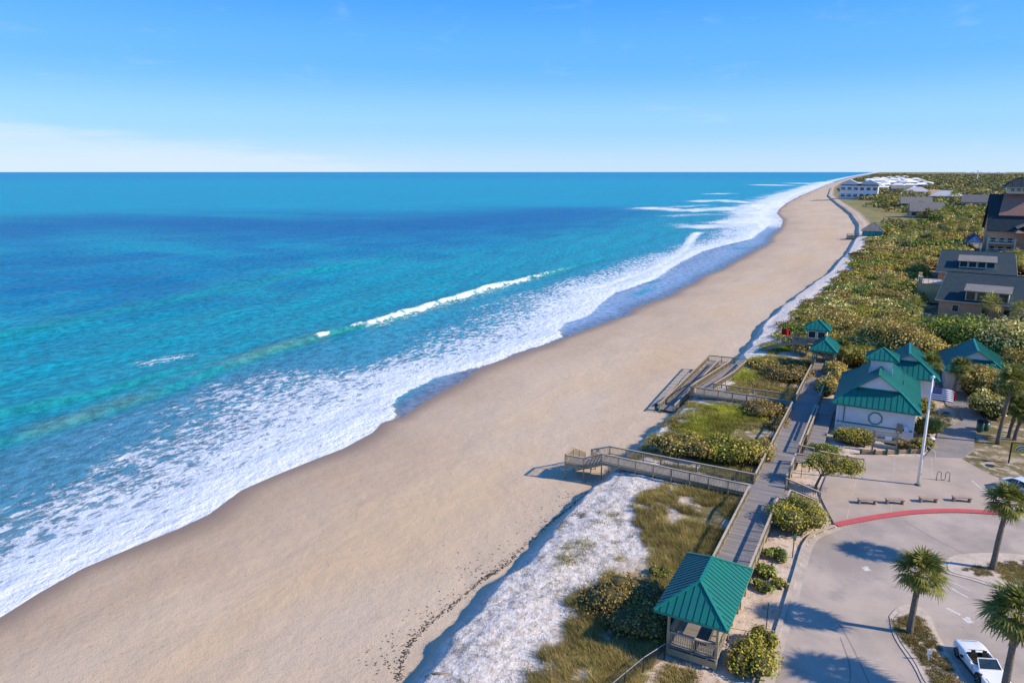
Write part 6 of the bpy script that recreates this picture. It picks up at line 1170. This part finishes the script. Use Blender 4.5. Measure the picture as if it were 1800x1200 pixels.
# small posts and signs
def post_sign(px_, h, label, w=0, hh=0, m='signwhite', z=None, pm='darkgreen', rz=0, loc=None):
    p = PX(*px_, ZP) if loc is None else Vector(loc); z_ = gz(p.x, p.y) if z is None else z; e = empty('signpost', (p.x, p.y, z_-0.1), rz, label, 'signpost'); b = MB(); b.box((0, 0, h/2), (0.06, 0.06, h)); b.build('post', M[pm], e)
    if w: b = MB(); b.box((0, -0.05, h-hh/2), (w, 0.03, hh)); b.build('plate', M[m], e)
    return e
post_sign((1393, 978), 2.3, 'green signpost with small plate at the kerb corner', 0.32, 0.55, 'darkgreen', rz=0.9); post_sign((1346, 1112), 2.6, 'thin bare post on the verge beside the near gazebo')
post_sign(None, 1.9, 'white beach sign on a post behind the nearest landing', 0.5, 0.6, loc=(-29.0, 74.6, 0), pm='whitepaint'); post_sign(None, 2.2, 'white sign at the top turn of switchback ramp', 0.75, 0.75, loc=(-21.2, 119.6, 0), pm='whitepaint', z=ZD-0.75)
post_sign((1631, 1162), 1.0, 'tiny white sign stuck in the island turf', 0.3, 0.36, z=ZP+0.05, pm='whitepaint', rz=0.3); post_sign((1318, 604), 1.2, 'short dark marker post on the sand before the red flag', 0, 0, z=2.3, pm='dark')
post_sign((1408, 838), 1.9, 'teal shower post at the boardwalk corner rail', 0.18, 0.5, 'teal', z=ZP)
p = PX(1371, 612, ZP); rf = empty('red_flag', (p.x, p.y, gz(p.x, p.y)-0.1), 0, 'red warning flag on a thin pole at the dune edge', 'flag'); b = MB(); b.tube([(0, 0, 0), (0, 0, 3.6)], 0.035, 6); b.build('pole', M['whitepaint'], rf)
o = cloth(rf, 'cloth', 0, 1, 0, 1, 'redflag', 1.7, 1.15, nu=10, nv=4, ph=0.6, droop=0.5); o.location = (0.03, 0, 3.5)
# chain-link fence beside the gazebo
fa = [PX(1168, 1160, 3.4), PX(1130, 1185, 3.4), PX(1098, 1212, 3.4), PX(1060, 1245, 3.4)]; cf = empty('chain_link_fence', tuple(fa[0]), 0, 'dark chain-link fence running from the near gazebo out of frame', 'fence')
for i, p in enumerate(fa): b = MB(); b.tube([p-fa[0]-Vector((0, 0, 0.3)), p-fa[0]+Vector((0, 0, 1.35))], 0.04, 7); b.build('post', M['dark'], cf)
for i in range(3):
    a, c_ = fa[i]-fa[0], fa[i+1]-fa[0]; b = MB(); b.tube([a+Vector((0, 0, 1.3)), c_+Vector((0, 0, 1.3))], 0.03, 6); b.build('top_rail', M['chrome'], cf); b = MB(); L_ = (c_-a).length; n = int(L_/0.12); h_ = 1.2; t = (c_-a)/L_
    for k in range(-int(h_/0.12), n):
        for sg in (1, -1):
            s0, z0 = k*0.12, 0.08; s1_, z1 = s0+h_, 0.08+h_
            if s0 < 0: z0 += -s0; s0 = 0
            if s1_ > L_: z1 -= s1_-L_; s1_ = L_
            if z1-z0 < 0.05: continue
            if sg < 0: s0, s1_ = L_-s0, L_-s1_
            b.bar(a+t*s0+Vector((0, 0, z0)), a+t*s1_+Vector((0, 0, z1)), 0.009, 0.009)
    b.build('wire_mesh', M['dark'], cf, kind='stuff')
# driftwood on white sand
p = PX(768, 1183, 3.6); b = MB(); b.tube([(p.x-0.9, p.y-0.1, gz(p.x-0.9, p.y)+0.06), (p.x, p.y, gz(p.x, p.y)+0.1), (p.x+0.8, p.y+0.25, gz(p.x+0.8, p.y+0.25)+0.08)], [0.05, 0.09, 0.03], 7); tag(b.build('driftwood', M['timber'], None, True), 'brown driftwood branch on the white sand at bottom edge', 'driftwood')
# manhole
p = PX(1740, 817, ZP); b = MB(); b.tube([(p.x, p.y, gz(p.x, p.y)-0.05), (p.x, p.y, gz(p.x, p.y)+0.03)], 0.45, 16); tag(b.build('drain_cover', M['dark']), 'dark round drain cover in the leaf litter', 'drain cover')
# ------------------------------------------------------------------ cars (x forward)
def wheel(e, x, y, r=0.33, w=0.24):
    t = bpy.data.objects.new('wheel', None); COL.objects.link(t); t.parent = e; t.location = (x, y, r); t.empty_display_size = 0.1
    b = MB(); b.tube([(0, -w/2, 0), (0, -w/2+0.03, 0), (0, w/2-0.03, 0), (0, w/2, 0)], [r*0.93, r, r, r*0.93], 20); b.build('tyre', M['black'], t, True)
    sgn = 1 if y > 0 else -1; b = MB(); yo = sgn*(w/2+0.004); b.tube([(0, yo-sgn*0.02, 0), (0, yo, 0)], [r*0.66, r*0.66], 18); b.build('rim', M['chrome'], t)
    b = MB()
    for k in range(5):
        a = k*2*math.pi/5; a2 = a+0.62; b.bar((math.cos(a2)*r*0.25, yo+sgn*0.006, math.sin(a2)*r*0.25), (math.cos(a2)*r*0.58, yo+sgn*0.006, math.sin(a2)*r*0.58), 0.09, 0.02, up=(0, 1, 0))
    b.build('rim_gaps', M['black'], t, kind='stuff')
def loft(e, st, name, m, sub=1):
    n = len(st[0]); b = MB(); V_ = [];
    for s_ in st: V_ += s_
    F_ = []
    for i in range(len(st)-1):
        for k in range(n-1): F_.append((i*n+k, i*n+k+1, (i+1)*n+k+1, (i+1)*n+k))
    F_ += [tuple(range(n)), tuple(range((len(st)-1)*n, len(st)*n))]; b.add(V_, F_); o = b.build(name, M[m], e, True)
    if sub: md = o.modifiers.new('subdivision', 'SUBSURF'); md.levels = sub; md.render_levels = 2
    return o
def section(x, w, zb, zs, zt, zc, wi=None, floor=None):
    """closed half outline mirrored: sill zb, shoulder zs at width w, top edge zt, crown zc; open cockpit when floor is given"""
    wi = wi if wi is not None else w*0.74
    if floor is None: right = [(w*0.82, zb), (w*0.97, zb+0.06), (w, (zb+zs)/2), (w*0.985, zs), (w*0.90, zt), (wi, (zt+zc)/2+0.01), (wi*0.5, zc), ]
    else: right = [(w*0.82, zb), (w*0.97, zb+0.06), (w, (zb+zs)/2), (w*0.985, zs), (w*0.91, zt), (wi, zt-0.01), (wi*0.97, floor)]
    return [(x, -a, z) for a, z in right]+[(x, a, z) for a, z in right[::-1]]
def sports_car(loc, rz, label):
    e = empty('convertible_car', loc, rz, label, 'car')
    st = [section(-2.16, 0.70, 0.42, 0.62, 0.72, 0.74), section(-2.08, 0.86, 0.28, 0.66, 0.80, 0.83), section(-1.75, 0.93, 0.22, 0.72, 0.88, 0.93), section(-1.3, 0.955, 0.20, 0.76, 0.91, 0.98), section(-0.80, 0.93, 0.17, 0.74, 0.88, 0.97), section(-0.62, 0.92, 0.17, 0.73, 0.87, 0.95),
          section(-0.58, 0.92, 0.17, 0.73, 0.87, 0.9, 0.70, 0.45), section(-0.1, 0.90, 0.17, 0.71, 0.84, 0.9, 0.70, 0.42), section(0.45, 0.90, 0.17, 0.70, 0.82, 0.9, 0.70, 0.45), section(0.52, 0.90, 0.17, 0.70, 0.82, 0.86), section(0.8, 0.91, 0.18, 0.68, 0.80, 0.83), section(1.3, 0.93, 0.20, 0.66, 0.76, 0.75), section(1.75, 0.90, 0.20, 0.58, 0.65, 0.64), section(2.08, 0.80, 0.22, 0.48, 0.54, 0.54), section(2.24, 0.55, 0.26, 0.40, 0.44, 0.44)]
    loft(e, st, 'body', 'carwhite', 1)
    for x in (-1.30, 1.30):
        for y in (-0.82, 0.82):
            wheel(e, x, y, 0.345, 0.25); b = MB(); s_ = 1 if y > 0 else -1; b.tube([(x, s_*0.70, 0.36), (x, s_*0.925, 0.36)], [0.39, 0.39], 22); b.build('wheel_arch', M['black'], e)
    b = MB(); b.box((-0.06, 0, 0.47), (1.02, 1.34, 0.06)); b.build('cabin_floor', M['seat'], e); b = MB(); b.box((0.46, 0, 0.72), (0.12, 1.36, 0.2)); b.build('dashboard', M['seat'], e); b = MB(); b.box((-0.6, 0, 0.74), (0.04, 1.36, 0.36)); b.build('bulkhead', M['seat'], e); b = MB(); b.box((-0.05, 0, 0.58), (0.9, 0.2, 0.22)); b.build('console', M['seat'], e)
    for y in (-0.36, 0.36):
        b = MB(); b.box((-0.12, y, 0.58), (0.5, 0.48, 0.16)); b.bar((-0.36, y, 0.55), (-0.48, y, 1.0), 0.46, 0.14, up=(1, 0, 0)); b.box((-0.5, y, 1.06), (0.1, 0.26, 0.16)); s_ = b.build('seat', M['seat'], e); s_['kind'] = 'stuff'; bevel(s_, 0.03)
    b = MB(); b.tube([(0.30+0.03*math.sin(a)*0, 0.36+0.18*math.cos(a), 0.80+0.17*math.sin(a)) for a in np.linspace(0, 2*math.pi, 15)], 0.018, 6); b.build('steering_wheel', M['black'], e)
    # windscreen: glass with a pale frame
    g = [(0.98, -0.70, 0.80), (0.98, 0.70, 0.80), (0.42, 0.58, 1.22), (0.42, -0.58, 1.22)]; b = MB(); b.poly(g, 0.02); ws = b.build('windscreen', M['glass'], e); fr = MB()
    for i in range(4): fr.bar(Vector(g[i])+Vector((0, 0, 0.01)), Vector(g[(i+1) % 4])+Vector((0, 0, 0.01)), 0.05, 0.05)
    fr.build('frame', M['carwhite'], ws, kind='stuff')
    for s_ in (-1, 1):
        b = MB(); b.tube([(0.62, s_*0.90, 0.90), (0.60, s_*1.03, 0.94)], 0.03, 6); b.tube([(0.66, s_*1.06, 0.95), (0.58, s_*1.06, 0.95), (0.53, s_*1.06, 0.95)], [0.05, 0.10, 0.09], 9); b.build('mirror', M['carwhite'], e, True, kind='stuff')
        b = MB(); b.poly([(-0.86, s_*0.95, 0.55), (-0.58, s_*0.945, 0.66), (-0.52, s_*0.94, 0.50), (-0.80, s_*0.95, 0.36)], 0.02, (0, -s_*0.03, 0)); b.build('side_vent', M['black'], e); b = MB(); b.bar((-0.85, s_*0.945, 0.22), (0.85, s_*0.94, 0.22), 0.03, 0.05); b.build('sill_strip', M['black'], e)
        b = MB(); b.poly([(1.62, s_*0.80, 0.665), (2.02, s_*0.66, 0.565), (2.06, s_*0.52, 0.56), (1.70, s_*0.60, 0.675)], 0.03); b.build('headlight', M['chrome'], e); b = MB(); b.box((-2.13, s_*0.58, 0.66), (0.06, 0.22, 0.1)); b.build('tail_light', M['redlamp'], e)
        b = MB(); b.bar((-0.5, s_*0.905, 0.30), (-0.44, s_*0.915, 0.80), 0.012, 0.012); b.bar((0.52, s_*0.90, 0.28), (0.55, s_*0.905, 0.78), 0.012, 0.012); b.build('door_gap', M['dark'], e, kind='stuff')
    for k in range(2): b = MB(); b.box((-0.78-0.95*k, 0, 0.985-0.02*k), (0.02, 1.0, 0.012)); b.build('panel_gap', M['dark'], e)
    return e
hd_ = math.atan2(49.0-51.45, 7.46-6.42); sports_car((7.72, 50.5, ZP), hd_, 'white open-top sports car with black seats behind the largest palm')
def sedan(loc, rz, label):
    e = empty('parked_car', loc, rz, label, 'car')
    st = [section(-2.35, 0.66, 0.42, 0.70, 0.86, 0.88), section(-2.25, 0.82, 0.30, 0.75, 0.95, 0.98), section(-1.6, 0.90, 0.22, 0.78, 0.98, 1.02), section(-0.6, 0.91, 0.2, 0.78, 0.97, 1.0), section(0.8, 0.91, 0.2, 0.76, 0.95, 0.98), section(1.6, 0.88, 0.22, 0.70, 0.86, 0.88), section(2.2, 0.78, 0.26, 0.6, 0.70, 0.71), section(2.38, 0.6, 0.32, 0.52, 0.58, 0.58)]
    loft(e, st, 'body', 'carwhite', 1)
    gh = [[(x, -w, z0), (x, -w2, z1), (x, w2, z1), (x, w, z0)] for x, w, w2, z0, z1 in ((-1.85, 0.76, 0.68, 0.96, 1.0), (-1.1, 0.80, 0.62, 0.96, 1.40), (-0.4, 0.82, 0.62, 0.96, 1.46), (0.3, 0.82, 0.61, 0.95, 1.42), (1.15, 0.78, 0.70, 0.94, 0.98))]
    loft(e, gh, 'glasshouse', 'glass', 0); b = MB(); b.poly([(-1.12, -0.6, 1.425), (-0.4, -0.62, 1.485), (-0.4, 0.62, 1.485), (-1.12, 0.6, 1.425)], 0.05); b.build('roof_panel', M['carwhite'], e); b = MB(); b.poly([(-0.395, -0.62, 1.485), (0.3, -0.6, 1.445), (0.3, 0.6, 1.445), (-0.395, 0.62, 1.485)], 0.05); b.build('roof_panel', M['carwhite'], e)
    for s_ in (-1, 1):
        for p_, q_ in (((-1.85, 0.76, 0.97), (-1.1, 0.62, 1.42)), ((1.15, 0.78, 0.96), (0.3, 0.61, 1.44)), ((-0.4, 0.83, 0.97), (-0.4, 0.62, 1.47))): b = MB(); b.bar((p_[0], p_[1]*s_, p_[2]), (q_[0], q_[1]*s_, q_[2]), 0.07, 0.06); b.build('pillar', M['carwhite'], e)
        b = MB(); b.box((-2.3, s_*0.6, 0.8), (0.12, 0.3, 0.14)); b.build('tail_light', M['redlamp'], e); b = MB(); b.box((2.25, s_*0.56, 0.62), (0.12, 0.3, 0.12)); b.build('headlight', M['chrome'], e)
    for x in (-1.42, 1.38):
        for y in (-0.80, 0.80): wheel(e, x, y, 0.33, 0.22)
    return e
a_, b_ = PX(1708, 845), PX(1739, 872); p = PX(1777, 871, ZP); sedan((p.x+1.3, p.y+0.9, ZP+0.06), math.atan2(b_.y-a_.y, b_.x-a_.x)+math.radians(28), 'white car half hidden behind the tall island palm')
# ------------------------------------------------------------------ people on the beach
def person_mesh(seed, stride, arm):
    bm = bmesh.new(); J = dict(pel=(0, 0, 0.95), ch=(0, 0.02, 1.35), nk=(0, 0.02, 1.5), hd=(0, 0.03, 1.63), ht=(0, 0.03, 1.75), ls=(-0.19, 0, 1.43), le=(-0.25, arm, 1.17), lh=(-0.25, arm*1.6+0.05, 0.93), rs=(0.19, 0, 1.43), re=(0.25, -arm, 1.17), rh=(0.25, -arm*1.2+0.05, 0.93), lp=(-0.1, 0, 0.9), lk=(-0.11, -stride*0.5, 0.5), lf=(-0.11, -stride, 0.08), lt=(-0.11, -stride+0.17, 0.04), rp=(0.1, 0, 0.9), rk=(0.11, stride*0.55, 0.5), rf=(0.11, stride, 0.08), rt=(0.11, stride+0.17, 0.04))
    R = dict(pel=0.15, ch=0.17, nk=0.06, hd=0.10, ht=0.07, ls=0.07, le=0.045, lh=0.04, rs=0.07, re=0.045, rh=0.04, lp=0.1, lk=0.06, lf=0.045, lt=0.035, rp=0.1, rk=0.06, rf=0.045, rt=0.035)
    E_ = [('pel', 'ch'), ('ch', 'nk'), ('nk', 'hd'), ('hd', 'ht'), ('ch', 'ls'), ('ls', 'le'), ('le', 'lh'), ('ch', 'rs'), ('rs', 're'), ('re', 'rh'), ('pel', 'lp'), ('lp', 'lk'), ('lk', 'lf'), ('lf', 'lt'), ('pel', 'rp'), ('rp', 'rk'), ('rk', 'rf'), ('rf', 'rt')]
    ks = list(J); me = bpy.data.meshes.new('body'); me.from_pydata([J[k] for k in ks], [(ks.index(a), ks.index(b)) for a, b in E_], []); return me, [R[k] for k in ks]
def cloth_mat(n, c): return mat(n, c, var=0.1, rough=0.9)
CLM = [cloth_mat('dark clothing', (0.03, 0.035, 0.05)), cloth_mat('red shirt', (0.3, 0.05, 0.04)), cloth_mat('blue shirt', (0.05, 0.09, 0.25)), cloth_mat('grey shirt', (0.18, 0.18, 0.19))]
for k_, (px_, zt, ci, st_, lb_) in enumerate((((1382, 363), 0.8, 0, 0.25, 'person in dark clothes at the water edge, closest to camera'), ((1394.4, 351), 0.9, 2, 0.3, 'person in blue at the water edge, left of the walking group'), ((1399, 351), 0.9, 3, 0.2, 'person in grey just right of the one in blue'), ((1405, 346), 0.9, 0, 0.28, 'left person of the dark pair walking side by side'), ((1407.5, 346), 0.9, 0, 0.2, 'right person of the dark pair walking side by side'), ((1408.5, 351), 1.2, 1, 0.25, 'person in red on dry sand nearest the dune'), ((1418.5, 346), 1.2, 3, 0.3, 'person in grey on dry sand beyond the red one'), ((1419, 342.5), 1.0, 0, 0.25, 'person in dark clothes far up the beach'), ((1423, 341.5), 1.0, 2, 0.25, 'farthest person on the beach, in blue'))):
    p = PX(*px_, zt); z_ = gz(p.x, p.y); e = empty('person', (p.x, p.y, max(z_, 0.02)), random.uniform(0, 6), lb_, 'person'); me, rad = person_mesh(k_, st_, 0.12); o = put(me, 'body', e); md = o.modifiers.new('skin', 'SKIN')
    for v, r_ in zip(me.skin_vertices[0].data if me.skin_vertices else [], rad): v.radius = (r_, r_*0.8)
    if not me.skin_vertices:
        bm_ = bmesh.new(); bm_.from_mesh(me); ly = bm_.verts.layers.skin.verify(); bm_.verts.ensure_lookup_table()
        for v, r_ in zip(bm_.verts, rad): v[ly].radius = (r_, r_*0.8)
        bm_.verts[0][ly].use_root = True; bm_.to_mesh(me); bm_.free()
    sm = o.modifiers.new('subdivision', 'SUBSURF'); sm.levels = 1; sm.render_levels = 1; me.materials.append(CLM[ci])
    b = MB(); b.tube([(0, 0.03, 1.56), (0, 0.03, 1.66), (0, 0.035, 1.74), (0, 0.02, 1.79)], [0.09, 0.115, 0.10, 0.03], 10); b.build('hair', M['black' if k_ % 2 else 'bark'], e, True)
